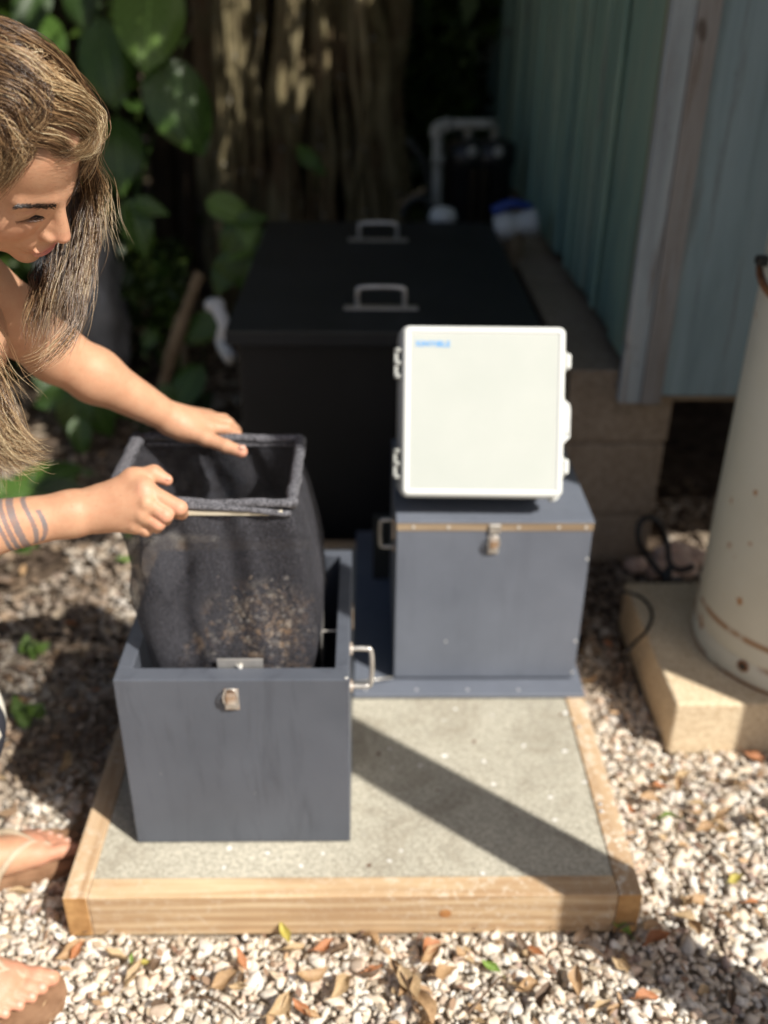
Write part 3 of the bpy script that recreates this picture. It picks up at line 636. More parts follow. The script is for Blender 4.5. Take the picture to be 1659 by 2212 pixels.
me = rawmesh('net', V, F); link('net', me, MT['mesh'], bag)
bm = bmesh.new(); last = (len(rows) - 1) * nr
vs = [bm.verts.new(V[last + i]) for i in range(nr)]; bm.faces.new(vs); link('net_bottom', bm, MT['mesh'], bag)
def sleeve(p0, p1, r, seed):
    P = [Vector(p0).lerp(Vector(p1), k / 26) for k in range(27)]
    P = [p + Vector((mnoise.noise(p * 22 + Vector((seed, 0, 0))), mnoise.noise(p * 24 + Vector((0, seed, 0))), mnoise.noise(p * 25 + Vector((0, 0, seed))))) * .0035 for p in P]
    return tube(P, [r * (1 + .22 * mnoise.noise(p * 60)) for p in P], 12, jit=.10, seed=seed)
cnr = [(FX0 - .004, FY0, FZ + .006), (FX1 + .004, FY0 - .002, FZ + .004), (FX1 + .008, FY1, FZ + .010), (FX0 - .002, FY1 + .004, FZ + .012)]
for i, r in enumerate((.0066, .0092, .0068, .0110)): link('sleeve', sleeve(cnr[i], cnr[(i + 1) % 4], r, i + 1), MT['sleeve'], bag, smooth=True)
link('sleeve_fold', tube(smoothpath([(FX0 + .05, FY0 - .004, FZ - .002), (.22, FY0 - .007, FZ + .001), (.30, FY0 - .008, FZ - .002), (.35, FY0 - .006, FZ - .010), (FX1 + .003, FY0 - .002, FZ - .012)], 8), .0050, 8, jit=.25), MT['sleeve'], bag, smooth=True)
link('frame_bar', bx(FX0 + .02, FX1 - .008, FY0 - .009, FY0 - .001, FZ - .013, FZ - .0055, .001), MT['slat'], bag)
link('frame_bar', bx(FX0 + .01, FX1 - .004, FY1 - .003, FY1 + .003, FZ - .002, FZ + .004, .001), MT['sleeve'], bag)
for xx in (FX0, FX1): link('frame_bar', bx(xx - .003, xx + .003, FY0 + .002, FY1 - .006, FZ - .004, FZ + .004, .001), MT['sleeve'], bag)
# compost seen through the net
n = 1800; u = rng.uniform(0, 1, (n, 3)); cx_, cy_ = .30, .28
P = np.stack([.15 + u[:, 0] * .235, .175 + u[:, 1] * .235, .25 + u[:, 2] * .125 + .055 * np.exp(-((.15 + u[:, 0] * .235 - .32) / .06) ** 2)], 1)
pal = np.array([(.30, .20, .12), (.16, .10, .06), (.42, .33, .24), (.09, .06, .045), (.5, .46, .4)], np.float32)
m_ = P[:, 0] < .24; P[m_, 2] = .25 + (P[m_, 2] - .25) * .45
cp = link('compost', stones('compost', P, rng.uniform(.003, .010, n), pal[rng.choice(5, n, p=(.25, .3, .1, .3, .05))], ico_variants(4, 1, .6, 99)), MT['compost'])
tag(cp, 'brown crumbly compost lying in the bottom of the black mesh bag', 'compost', kind='stuff')
n = 260; P = np.stack([.26 + rng.normal(0, .030, n), np.full(n, .176), .495 + rng.normal(0, .024, n)], 1); P[:, 1] = .182 - .2 * (P[:, 2] - .49) * 0; P[:, 0] = np.clip(P[:, 0] + .055, .16, .385)
P[:, 1] += rng.uniform(0, .016, n)
sc_ = link('compost_clods', stones('compost_clods', P, rng.uniform(.0018, .0058, n), pal[rng.choice(5, n, p=(.25, .1, .35, .05, .25))], ico_variants(3, 1, .6, 70)), MT['compost'])
tag(sc_, 'pale tan clods pressed against the front of the black mesh bag', 'compost', kind='stuff')

# ------------------------------------------------------------------ fallen leaves on the gravel
def dryleaf_mesh(k):
    r = random.Random(k); n = 9; L = 1.0; W = r.uniform(.17, .27); bend = r.uniform(-.7, 1.3); curl = r.uniform(.5, 1.7); twist = r.uniform(-1.8, 1.8); side = r.uniform(-.15, .15)
    bm = bmesh.new(); rows = []
    for i in range(n):
        t = i / (n - 1); w = W * (math.sin(math.pi * min(1, t * .97 + .02)) ** 1.05) * (1.1 - .3 * t) * (1 + .12 * r.uniform(-1, 1)) + .006; ang = bend * (t - .5)
        x = (t - .5) * L * math.cos(ang * .7); z = .16 * bend * (t - .5) ** 2 * 4 + .02 * r.uniform(-1, 1); tw = twist * (t - .5)
        row = []
        for j in (-1, -.5, 0, .5, 1):
            v = j * w; zz = abs(j) ** 1.3 * w * curl * .8 + (.02 * r.uniform(-1, 1) if abs(j) == 1 else 0)
            row.append(bm.verts.new((x, v * math.cos(tw) - zz * math.sin(tw) + side * math.sin(t * 3), z + v * math.sin(tw) + zz * math.cos(tw))))
        rows.append(row)
    for A, B in zip(rows, rows[1:]):
        for j in range(4): bm.faces.new((A[j], A[j + 1], B[j + 1], B[j]))
    tube([(-.5 * L * .98, side * .02, .16 * bend + .0), (-.62 * L, .03, .14 * bend + .03), (-.74 * L, .08, .1 * bend)], .013, 5, bm)
    me = bpy.data.meshes.new('dry_leaf'); bm.to_mesh(me); bm.free(); me.shade_smooth(); return me
LM = [dryleaf_mesh(k) for k in range(14)]
leafvar = {}
CN = ('brown', 'pale tan', 'rusty orange', 'dark brown', 'yellow', 'green')
def dry(x, y, s, k, rz=None, tilt=.35, z=None, lab=None, grp=None, ltilt=None):
    key = (rr.randrange(14), k)
    if key not in leafvar: me = LM[key[0]].copy(); me.materials.append(MT['dry%d' % k]); leafvar[key] = me
    s *= .8
    o = bpy.data.objects.new('fallen_leaf', leafvar[key]); COL.objects.link(o); o.scale = (s, s, s)
    zz = (z if z is not None else .012 + .004 * rr.random() + s * .06)
    o.location = (x, y, zz); o.rotation_euler = (rr.uniform(-tilt, tilt), rr.uniform(-tilt, tilt), rz if rz is not None else rr.uniform(0, 6.28))
    return tag(o, lab or 'dry %s leaf on the gravel %s' % (CN[k], 'left of the slab' if x < 0 else 'between slab and right edge' if x > .914 else 'before the left half of the beam' if x < .45 else 'before the right half of the beam'), 'leaf', grp or 'dry leaves fallen on the gravel')
rr = random.Random(11)
# those one can pick out in front
hero = [((800, 2030), .055, 0, 'brown curled leaf touching the foot of the front beam', 2.2), ((700, 2045), .05, 2, 'orange brown leaf lying just below the front beam', .6), ((730, 2065), .06, 3, None, .9), ((740, 2130), .075, 1, None, 1.0), ((615, 2020), .05, 4, None, 2.0), ((672, 2105), .07, 0, None, .4),
        ((880, 2130), .075, 1, None, 2.0), ((915, 2175), .085, 0, None, 1.9), ((960, 2110), .06, 0, None, .5), ((1060, 2092), .045, 5, 'small green leaf lying in the sunlit gravel before the slab', 2.6), ((1155, 2060), .05, 2, None, 2.4), ((1395, 2165), .055, 2, 'round rusty orange leaf at the edge of the shadow in front', .3),
        ((1240, 1990), .060, 3, 'dark brown leaf propped upright against the front beam', 1.55), ((1340, 2010), .05, 5, 'green stem like leaf in the shade of the slab corner', 2.2), ((1480, 1990), .055, 1, None, 2.5), ((290, 2110), .06, 1, None, 1.2), ((310, 2085), .035, 4, 'bright yellow leaf lying between the sandal and the slab', .1), ((285, 2075), .022, 5, 'tiny green leaf beside the bright yellow leaf', 1.6),
        ((165, 2060), .045, 2, 'forked rusty leaf lying beside the near sandal', 1.2), ((490, 2120), .06, 0, None, .3), ((520, 2075), .05, 2, None, 2.1), ((600, 2170), .06, 1, None, .9), ((650, 2185), .05, 2, None, 2.4), ((1250, 2120), .06, 0, None, 1.4), ((1180, 2170), .06, 3, None, 1.2), ((1300, 2180), .05, 1, None, .5),
        ((1560, 1800), .045, 1, None, 1.7), ((1590, 1905), .04, 4, None, .2), ((1500, 1760), .05, 0, None, .4), ((1480, 1680), .05, 1, None, .1), ((1400, 1735), .055, 0, None, 2.9), ((1440, 1770), .05, 5, 'olive green leaf lying in sunlit gravel right of the slab', 2.9), ((1620, 1950), .045, 2, None, 0.5), ((1600, 1700), .05, 0, None, .5)]
for (px, py), s, k, lab, rz in hero:
    p = at(px, py, 'z', .014); dry(p.x, p.y, s, k, rz, .45, .018 if k != 3 else .03, lab)
for o in COL.objects:
    if o.get('label', '').startswith('dark brown leaf propped'): o.rotation_euler = (rad(75), rad(-70), rad(0)); o.location.z = .045; o.location.y = -.028
for i in range(285):
    x = rr.uniform(-.3, 1.35); y = rr.uniform(-.36, -.03) if rr.random() < .6 else rr.uniform(-.3, .9)
    if blocked(x, y, .012) or abs(x - .47) > .72 + .42 * (y + .35): continue
    dry(x, y, rr.uniform(.018, .045) if rr.random() < .75 else rr.uniform(.045, .07), rr.choice((0, 0, 0, 1, 1, 1, 2, 3, 3, 0, 1, 1)), tilt=.7)
for i in range(75):
    x = rr.uniform(.93, 1.45); y = rr.uniform(-.3, .42)
    if blocked(x, y, .012) or abs(x - .47) > .72 + .42 * (y + .35): continue
    dry(x, y, rr.uniform(.03, .06), rr.choice((0, 0, 1, 1, 2, 3)), tilt=.6)
for i in range(40):
    x = rr.choice((rr.uniform(-.9, -.05), rr.uniform(-.9, -.05), rr.uniform(.95, 1.07))); y = rr.uniform(.5, 1.9)
    if blocked(x, y, .005): continue
    dry(x, y, rr.uniform(.03, .07), rr.choice((0, 3, 3, 0, 1, 2)), tilt=.6, lab='dead leaf on the shaded ground behind the slab', grp='dead leaves on the shaded ground')
for (px, py, s) in ((1325, 2000, .05),):
    pass

# twigs
for (a, b_) in (((845, 2075), (900, 2200)), ((1010, 2190), (1080, 2110)), ((1240, 2040), (1310, 2075)), ((1330, 2010), (1372, 1998)), ((430, 2150), (520, 2205))):
    p = at(*a, 'z', .022); q = at(*b_, 'z', .02)
    t = link('twig', tube(smoothpath([p, p.lerp(q, .5) + Vector((.006, .004, .004)), q], 4), [.0022] * 4 + [.0018] * 4 + [.0012], 6), MT['dry3'], smooth=True); tag(t, 'thin dry twig lying across the gravel in front of the slab', 'twig', 'twigs on the gravel')

# ------------------------------------------------------------------ living leaves
def heart(L, W, fold=.25, droop=.35, lobes=.22, wav=.03, seed=0):
    r = random.Random(seed); bm = bmesh.new(); n = 11; rows = []
    for i in range(n):
        t = i / (n - 1); w = W * (math.sin(math.pi * (t ** .62) * .985 + .02) ** .85)
        row = []
        for j in range(-4, 5):
            f = j / 4; back = -lobes * L * (abs(f) ** 1.0) * (1 - t) ** 3 * 1.5
            x = t * L + back; y = f * w; z = abs(f) * w * fold - droop * L * t * t * .5 + wav * L * math.sin(5 * t + 3 * f + seed) * abs(f) - .35 * w * abs(f) ** 3 * .5
            row.append(bm.verts.new((x, y, z)))
        rows.append(row)
    for A, B in zip(rows, rows[1:]):
        for j in range(8): bm.faces.new((A[j], A[j + 1], B[j + 1], B[j]))
    me = bpy.data.meshes.new('leaf'); bm.to_mesh(me); bm.free(); me.shade_smooth(); return me
HM = [heart(1, .42, .3, .4, .3, .03, 1), heart(1, .46, .15, .7, .3, .04, 2), heart(1, .36, .4, .5, .2, .03, 3), heart(1, .30, .35, .4, .05, .02, 4), heart(1, .5, .1, .5, .35, .05, 5)]
hv = {}
def leaf(parent, p, L, ang, mat, k=None, face=None, name='leaf', stem=None, roll=0):
    """tip direction: angle in the vertical plane across the view, 0 = right, 90 = up; face = outward normal"""
    k = rr.randrange(5) if k is None else k; key = (k, mat)
    if key not in hv: me = HM[k].copy(); me.materials.append(MT[mat]); hv[key] = me
    nrm = Vector(face if face else (rr.uniform(-.4, .4), -1, rr.uniform(.2, .9))).normalized()
    tip = (Vector((math.cos(rad(ang)), 0, math.sin(rad(ang))))); tip = (tip - nrm * tip.dot(nrm)).normalized(); bi = nrm.cross(tip)
    R = Matrix((tip, bi, nrm)).transposed().to_4x4()
    base = Vector(p) - tip * L * .45
    o = bpy.data.objects.new(name, hv[key]); COL.objects.link(o); o.matrix_world = Matrix.Translation(base - wloc(parent)) @ R @ Matrix.Diagonal((L, L, L, 1)); o.parent = parent
    if stem is not None:
        s = Vector(stem); link('stem', tube(smoothpath([base, base.lerp(s, .5) + Vector((0, 0, .04)), s], 5), .004 * max(.4, min(1, L / .15)), 6), MT['leafdark'], parent, smooth=True)
    return o
def plantthing(name, loc, label, cat='plant', group=None): return thing(name, loc, label, cat, group)
vine = plantthing('climbing_vine', (-.9, 2.9, 0), 'large heart shaped pothos leaves climbing behind the bending woman', 'vine')
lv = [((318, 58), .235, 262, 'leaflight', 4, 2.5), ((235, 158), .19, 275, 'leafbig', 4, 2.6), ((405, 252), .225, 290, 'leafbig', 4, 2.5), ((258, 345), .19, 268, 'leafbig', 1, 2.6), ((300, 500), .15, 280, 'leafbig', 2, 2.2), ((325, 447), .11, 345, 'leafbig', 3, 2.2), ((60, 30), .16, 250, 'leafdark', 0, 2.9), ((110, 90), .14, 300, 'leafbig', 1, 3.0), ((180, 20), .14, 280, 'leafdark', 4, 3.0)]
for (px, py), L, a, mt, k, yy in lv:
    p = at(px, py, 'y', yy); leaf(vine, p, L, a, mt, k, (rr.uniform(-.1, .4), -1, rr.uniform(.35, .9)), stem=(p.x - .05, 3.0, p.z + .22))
v2 = plantthing('sapling', (-.05, 2.4, 0), 'bright green sapling leaves growing beside the left edge of the black tank', 'plant')
for (px, py), L, a, mt, k in (((505, 455), .13, 340, 'leaflight', 2), ((535, 495), .13, 270, 'leaflight', 3), ((550, 520), .12, 300, 'leafbig', 2), ((500, 525), .11, 240, 'leafbig', 1), ((540, 560), .13, 260, 'leafbig', 2), ((520, 590), .12, 280, 'leafbig', 0), ((480, 590), .10, 230, 'leafbig', 1), ((545, 470), .1, 20, 'leafbig', 3), ((480, 600), .1, 250, 'leafbig', 1), ((510, 545), .09, 200, 'leaflight', 2)):
    p = at(px, py, 'y', 2.25); leaf(v2, p, L, a, mt, k, stem=(-.02, 2.45, max(.1, p.z - .1)))
v3 = plantthing('creeper', (.22, 3.0, .4), 'small green creeper leaf on the ficus trunk', 'plant')
for (px, py), L, a in (((660, 335), .12, 120), ((685, 360), .09, 320)): leaf(v3, at(px, py, 'y', 3.0), L, a, 'leafbig', 3)
link('stem', tube([at(670, 345, 'y', 3.02), at(690, 420, 'y', 3.05)], .004, 6), MT['leafdark'], v3)
low = plantthing('ground_plant', (-.7, 1.7, 0), 'leafy green plant on the shaded ground left of the black tank', 'plant')
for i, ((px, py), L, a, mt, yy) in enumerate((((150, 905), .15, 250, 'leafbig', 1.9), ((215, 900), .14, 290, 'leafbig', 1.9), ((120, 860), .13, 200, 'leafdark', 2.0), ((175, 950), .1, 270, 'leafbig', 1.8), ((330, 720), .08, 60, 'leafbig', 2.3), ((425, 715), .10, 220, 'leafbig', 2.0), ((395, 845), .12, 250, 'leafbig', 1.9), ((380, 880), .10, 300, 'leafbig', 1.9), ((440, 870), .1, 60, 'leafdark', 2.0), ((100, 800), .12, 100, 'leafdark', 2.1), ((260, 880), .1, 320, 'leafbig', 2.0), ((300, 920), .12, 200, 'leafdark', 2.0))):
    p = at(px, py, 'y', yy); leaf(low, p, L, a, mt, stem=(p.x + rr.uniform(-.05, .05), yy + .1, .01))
l2 = plantthing('ground_plant', (-.65, 1.2, 0), 'dark leafy plant under the tattooed forearm at the left edge', 'plant')
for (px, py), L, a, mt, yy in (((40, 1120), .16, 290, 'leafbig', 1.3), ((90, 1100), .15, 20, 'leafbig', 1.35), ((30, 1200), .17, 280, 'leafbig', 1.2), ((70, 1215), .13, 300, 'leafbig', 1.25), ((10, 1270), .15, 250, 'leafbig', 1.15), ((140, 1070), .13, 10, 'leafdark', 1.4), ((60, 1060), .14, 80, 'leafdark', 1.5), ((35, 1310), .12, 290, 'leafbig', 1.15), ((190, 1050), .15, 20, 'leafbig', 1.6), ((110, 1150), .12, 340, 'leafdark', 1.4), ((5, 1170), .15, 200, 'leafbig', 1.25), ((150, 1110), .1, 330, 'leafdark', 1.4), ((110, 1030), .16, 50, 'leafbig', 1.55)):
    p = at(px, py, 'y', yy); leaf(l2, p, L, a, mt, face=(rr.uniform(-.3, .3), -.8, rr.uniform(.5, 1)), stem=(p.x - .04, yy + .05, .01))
for (px, py), lab in (((62, 1545), 'small bright green weed in the shaded gravel beside the knee'), ((75, 1395), 'tiny weed in the sunlit gravel left of the open box')):
    b0 = at(px, py + 25, 'z', 0); w = plantthing('weed', b0, lab)
    for k in range(4): leaf(w, b0 + Vector((rr.uniform(-.02, .02), rr.uniform(-.02, .02), rr.uniform(.02, .05))), rr.uniform(.03, .05), rr.uniform(30, 150), 'leaflight', 3, stem=b0)
for k in range(8):
    x, y = rr.uniform(-.6, -.03), rr.uniform(.6, 1.5); w = plantthing('weed', (x, y, 0), 'tiny green seedling poking through the dirty gravel behind the slab', 'plant', 'seedlings in the dirty gravel')
    for j in range(3): leaf(w, Vector((x, y, .015)) + Vector((rr.uniform(-.02, .02), rr.uniform(-.02, .02), rr.uniform(0, .02))), rr.uniform(.02, .04), rr.uniform(0, 180), 'leaflight', 3, face=(rr.uniform(-.5, .5), -.3, 1))

# ------------------------------------------------------------------ ficus tree with aerial roots
tree = thing('ficus_tree', (.2, 3.6, 0), 'broad ficus trunk with thick hanging aerial roots behind the black tank', 'tree')
def col(name, pts, r, mat='bark', n=14, jit=.10, seed=0):
    P = smoothpath(pts, 9); m_ = len(P); R = []
    for i, p in enumerate(P): R.append(r * (1 + .42 * mnoise.noise(p * 5 + Vector((seed, 0, 0))) + .08 * mnoise.noise(p * 17)))
    P = [p + Vector((mnoise.noise(p * 3 + Vector((0, seed, 0))), mnoise.noise(p * 3 + Vector((9, seed, 0))), 0)) * .045 for p in P]
    return link(name, tube(P, R, n, jit=jit, seed=seed), MT[mat], tree, smooth=True)
col('trunk', [(.30, 3.95, -.05), (.30, 3.95, .8), (.26, 3.95, 1.6), (.25, 3.95, 2.8)], .36, 'bark2', 26, .06, 3)  # backing trunks kept very dark, painting shade into the gaps between roots
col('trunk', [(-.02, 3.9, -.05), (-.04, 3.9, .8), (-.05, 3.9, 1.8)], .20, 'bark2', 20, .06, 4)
roots = [(448, 462, .070, 3.6), (478, 505, .045, 3.4), (520, 530, .03, 3.35), (560, 556, .060, 3.55), (612, 604, .050, 3.3), (640, 618, .022, 3.25), (655, 690, .060, 3.6), (690, 700, .040, 3.3), (712, 706, .018, 3.25), (735, 812, .050, 3.35), (775, 770, .030, 3.6), (800, 838, .046, 3.4), (848, 852, .050, 3.7), (590, 640, .018, 3.25), (700, 760, .020, 3.3)]
for _ in range(18):
    a = rr.uniform(450, 850); roots.append((a, a + rr.uniform(-30, 45), rr.uniform(.007, .016), rr.uniform(3.15, 3.3)))
for i, (a, b_, r, yy) in enumerate(roots):
    p0 = at(a, -250, 'y', yy); p1 = at((a + b_) / 2 + rr.uniform(-12, 12), 150, 'y', yy - .05); p2 = at(b_, 470, 'y', yy - .08); p3 = p2 + Vector((rr.uniform(-.04, .04), -.03, -.6))
    col('aerial_root', [p0, p1, p2, p3], r, 'bark', 12, .12, i * 3 + 5)
# side trunks in the dark left
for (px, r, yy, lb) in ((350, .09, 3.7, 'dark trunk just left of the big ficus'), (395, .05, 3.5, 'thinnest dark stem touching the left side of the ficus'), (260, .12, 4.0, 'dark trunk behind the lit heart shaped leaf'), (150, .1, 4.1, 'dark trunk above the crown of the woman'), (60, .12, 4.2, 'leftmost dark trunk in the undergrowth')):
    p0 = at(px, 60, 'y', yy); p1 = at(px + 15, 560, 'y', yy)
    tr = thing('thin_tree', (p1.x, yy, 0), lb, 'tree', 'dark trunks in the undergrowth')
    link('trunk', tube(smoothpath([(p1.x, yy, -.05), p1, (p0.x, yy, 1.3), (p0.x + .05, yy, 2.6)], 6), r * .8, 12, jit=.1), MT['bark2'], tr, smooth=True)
fr = link('dead_frond', tube(smoothpath([at(432, 590, 'y', 2.05), at(395, 690, 'y', 2.0), at(362, 800, 'y', 1.95), at(350, 850, 'y', 1.95)], 6), [.018] * 6 + [.024] * 6 + [.02] * 6 + [.015], 8, jit=.2), MT['frond'], smooth=True); tag(fr, 'brown dead palm stalk leaning in the shade left of the tank', 'branch')
fr = link('dead_stalk', tube(smoothpath([at(400, 740, 'y', 2.1), at(402, 900, 'y', 2.1)], 6), .014, 8, jit=.2), MT['frond'], smooth=True); tag(fr, 'upright dead stalk standing left of the black tank', 'branch')
bm = bmesh.new(); bmesh.ops.create_icosphere(bm, subdivisions=4, radius=1)
for v in bm.verts: v.co = Vector((v.co.x * .16, v.co.y * .13, v.co.z * .30)) * (1 + .35 * mnoise.noise(v.co * 1.5) + .12 * mnoise.noise(v.co * 5)) + at(190, 625, 'y', 2.4) + Vector((0, 0, -.06))
o = link('limestone_boulder', bm, MT['limestone'], smooth=True); tag(o, 'pale grey upright boulder half hidden behind the long hair', 'rock')

# foliage masses: many leaf faces through a volume
def foliage(name, label, boxes, n, size, pal, kind='stuff', mat='leafmass', parent=None, part=False):
    tot = sum(b[6] for b in boxes); Vs = []; C = []
    base = np.array([(-.5, 0, 0), (-.1, -.28, .06), (.5, 0, -.03), (-.1, .28, .06)], np.float32)
    for (ax, bx_, ay, by, az, bz, w) in boxes:
        m_ = int(n * w / tot); c = rng.uniform(0, 1, (m_, 3)); cl = rng.uniform(0, 1, (max(4, m_ // 60), 3)); c = cl[rng.integers(0, len(cl), m_)] + rng.normal(0, .07, (m_, 3)); c = np.clip(c, 0, 1)
        P = np.array([ax, ay, az]) + c * np.array([bx_ - ax, by - ay, bz - az]); R = rotmats(m_); s = rng.uniform(size * .6, size * 1.4, m_)
        Vs.append(np.einsum('nij,nvj->nvi', R, base[None] * s[:, None, None]) + P[:, None, :]); pal_ = np.array(pal); C.append(np.repeat(pal_[rng.integers(0, len(pal_), m_)] * rng.uniform(.6, 1.3, (m_, 1)), 4, 0))
    V = np.concatenate(Vs); k = len(V); F = (np.array([(0, 1, 2, 3)])[None] + (np.arange(k) * 4)[:, None, None]).reshape(-1, 4)
    o = link(name, rawmesh(name, V.reshape(-1, 3), F, np.concatenate(C)), MT[mat], parent, local=parent is None)
    o['kind'] = kind
    if not part: tag(o, label, 'foliage')
    return o
def m_leafattr():
    m, nt, b = nmat('leaf_mass', 0.45, 0.4); a = N(nt, 'ShaderNodeAttribute'); a.attribute_name = 'col'; setc(nt, b, a.outputs['Color'])
    t = N(nt, 'ShaderNodeBsdfTranslucent'); setc(nt, t, a.outputs['Color'], 'Color'); mx = N(nt, 'ShaderNodeMixShader'); mx.inputs[0].default_value = .3
    nt.links.new(b.outputs[0], mx.inputs[1]); nt.links.new(t.outputs[0], mx.inputs[2]); nt.links.new(mx.outputs[0], nt.nodes['Material Output'].inputs[0]); return m
MT['leafmass'] = m_leafattr()
G1 = [(.04, .08, .015), (.07, .12, .02), (.03, .055, .012), (.08, .12, .025)]
foliage('undergrowth', 'dark tangled undergrowth filling the shade behind the trunks', [(-6, 4.5, 4.6, 6.2, 0, 4.2, 6), (-5, -.5, 3.2, 4.6, 0, 2.6, 3), (.55, 1.08, 3.9, 4.8, .3, 2.6, 2.5), (-4, 2, 6.4, 7.5, 0, 4.5, 4)], 42000, .12, G1)
foliage('shrub_mass', 'low dark shrubs on the ground left of the black tank', [(-2.6, -.75, 1.9, 3.2, 0, .55, 3), (-.75, -.2, 2.3, 3.1, 0, .42, 1.4)], 5200, .06, G1)
foliage('shade_crown', 'unseen canopy placed for its shade', [(-2.2, 2.9, 1.9, 4.2, 2.45, 3.3, 5), (-4.5, -.6, 1.4, 5, 2.3, 3.4, 3), (-.3, 1.9, .75, 1.9, 2.45, 2.95, 2.6)], 12500, .12, G1, parent=tree, part=True).name = 'crown'  # unseen crown leaves, placed and thinned to shade and dapple the background

# ------------------------------------------------------------------ pipes, filter, valves behind the tank
def pipe(parent, name, pts, r, mat='pvcgrey', n=14, k=6): return link(name, tube(smoothpath(pts, k), r, n), MT[mat], parent, smooth=True)
pv = thing('water_pipe', (.8, 2.75, 0), 'dusty grey plastic pipe with an elbow rising behind the black tank', 'pipe')
Y = 2.75; a = at(943, 480, 'y', Y); b_ = at(945, 290, 'y', Y); c = at(975, 268, 'y', Y); d = at(1072, 268, 'y', Y)
pipe(pv, 'riser', [(a.x, Y, 0), a, b_], .020, k=3); link('elbow', tube(smoothpath([b_ - Vector((0, 0, .01)), b_ + Vector((.002, 0, .02)), c], 6), .027, 14), MT['pvcgrey'], pv, smooth=True); pipe(pv, 'cross_pipe', [c, d], .019, k=3)
link('coupling', tube([at(946, 335, 'y', Y), at(946, 355, 'y', Y)], .026, 14), MT['pvcgrey'], pv, smooth=True)
fl = thing('filter_housing', (.97, 2.8, 0), 'pair of black water filter housings with small gauges beside the green wall', 'filter')
for k, px in enumerate((1012, 1068)):
    t0 = at(px, 300, 'y', 2.8); h = link('canister', lathe([(.04, .02), (.075, .04), (.078, t0.z - .10), (.085, t0.z - .09), (.085, t0.z - .02), (.05, t0.z)], (t0.x, 2.82, 0), 20), MT['rubber'], fl, smooth=True)
    link('gauge', lathe([(.020, -.012), (.020, 0), (.010, .004)], (t0.x + .01, 2.735, t0.z - .035), 14, axis='y'), MT['pvcgrey'], h)
    link('fitting', tube([(t0.x, 2.80, t0.z), (t0.x, 2.80, t0.z + .05)], .018, 10), MT['pvcgrey'], h, smooth=True)
for px, mt, lb in ((1022, 'bark2', 'left'), (1045, 'bark2', 'right')): q = at(px, 400, 'y', 2.70); st = link('stake', tube([(q.x, 2.70, 0), (q.x, 2.70, .72)], .014, 8), MT[mt]); tag(st, lb + ' one of two thin brown stakes before the black filter housings', 'stake', 'stakes before the filter housings')
hz = link('grey_hose', tube(smoothpath([at(880, 300, 'y', 2.9), at(915, 350, 'y', 2.9), at(930, 420, 'y', 2.9), at(925, 480, 'y', 2.9)], 7), .012, 8), MT['darkboard'], smooth=True); tag(hz, 'dark grey hose curving down behind the black tank', 'hose')
hz = link('hose_loop', tube(smoothpath([at(868, 470, 'y', 2.6), at(880, 440, 'y', 2.6), at(905, 428, 'y', 2.6), at(930, 440, 'y', 2.6), at(945, 475, 'y', 2.6)], 7), .010, 8), MT['darkboard'], smooth=True); tag(hz, 'low loop of dark hose just above the tank lid', 'hose')
st = link('leaning_stick', tube([at(862, 445, 'y', 2.7), at(918, 408, 'y', 2.7)], .012, 8), MT['frond']); tag(st, 'short pale stick leaning behind the tank near the pipe', 'stick')
q = at(957, 470, 'y', 2.36); ob = link('pipe_cap', lathe([(.028, 0), (.028, .56 + .04), (.046, .605), (.048, .63), (.038, .65), (.012, .658)], (q.x, 2.36, 0), 20), MT['pvc'], smooth=True); tag(ob, 'white domed pipe cap poking up at the back of the tank', 'pipe cap')
vl = thing('ball_valve', (1.0, 2.15, 0), 'white plastic union with a blue lever at the back right of the tank', 'valve')
a = at(1068, 492, 'y', 2.2); b_ = at(1160, 478, 'y', 2.2)
link('body', tube(smoothpath([a, a.lerp(b_, .3), a.lerp(b_, .6), b_], 3), [.040, .043, .045, .045, .042, .036, .036, .040, .043, .043][:10], 18), MT['pvc'], vl, smooth=True)
h0 = at(1064, 458, 'y', 2.2); h1 = at(1105, 440, 'y', 2.2); h2 = at(1150, 446, 'y', 2.2); link('lever', tube(smoothpath([h0, h1, h2], 4), [.018, .018, .018, .017, .016, .014, .012, .010, .010], 8), MT['bluevalve'], vl, smooth=True)
link('stem_pipe', tube([(a.lerp(b_, .5).x, 2.2, 0), a.lerp(b_, .5)], .03, 12), MT['frond'], vl, smooth=True)
v2_ = thing('small_valve', (1.05, 2.2, 0), 'small grey fitting with a blue handle low beside the green wall', 'valve')
q = at(1200, 600, 'y', 2.35); link('body', lathe([(.03, -.10), (.034, 0), (.03, .04), (.018, .08)], q, 14), MT['pvcgrey'], v2_, smooth=True); q2 = at(1168, 612, 'y', 2.3); link('handle', bx(q2.x - .025, q2.x + .02, 2.28, 2.31, q2.z - .02, q2.z + .02, .008, 2), MT['bluevalve'], v2_)
ep = thing('drain_elbow', (.1, 1.35, 0), 'white plastic drain elbow low on the left side of the black tank', 'pipe')
pipe(ep, 'elbow', [at(462, 655, 'y', 1.75), at(485, 700, 'y', 1.7), at(480, 740, 'y', 1.7), at(500, 775, 'y', 1.62)], .020, 'pvc'); link('cap', lathe([(.030, 0), (.030, .02), (.02, .03)], at(465, 668, 'y', 1.75), 12), MT['pvc'], ep, smooth=True)

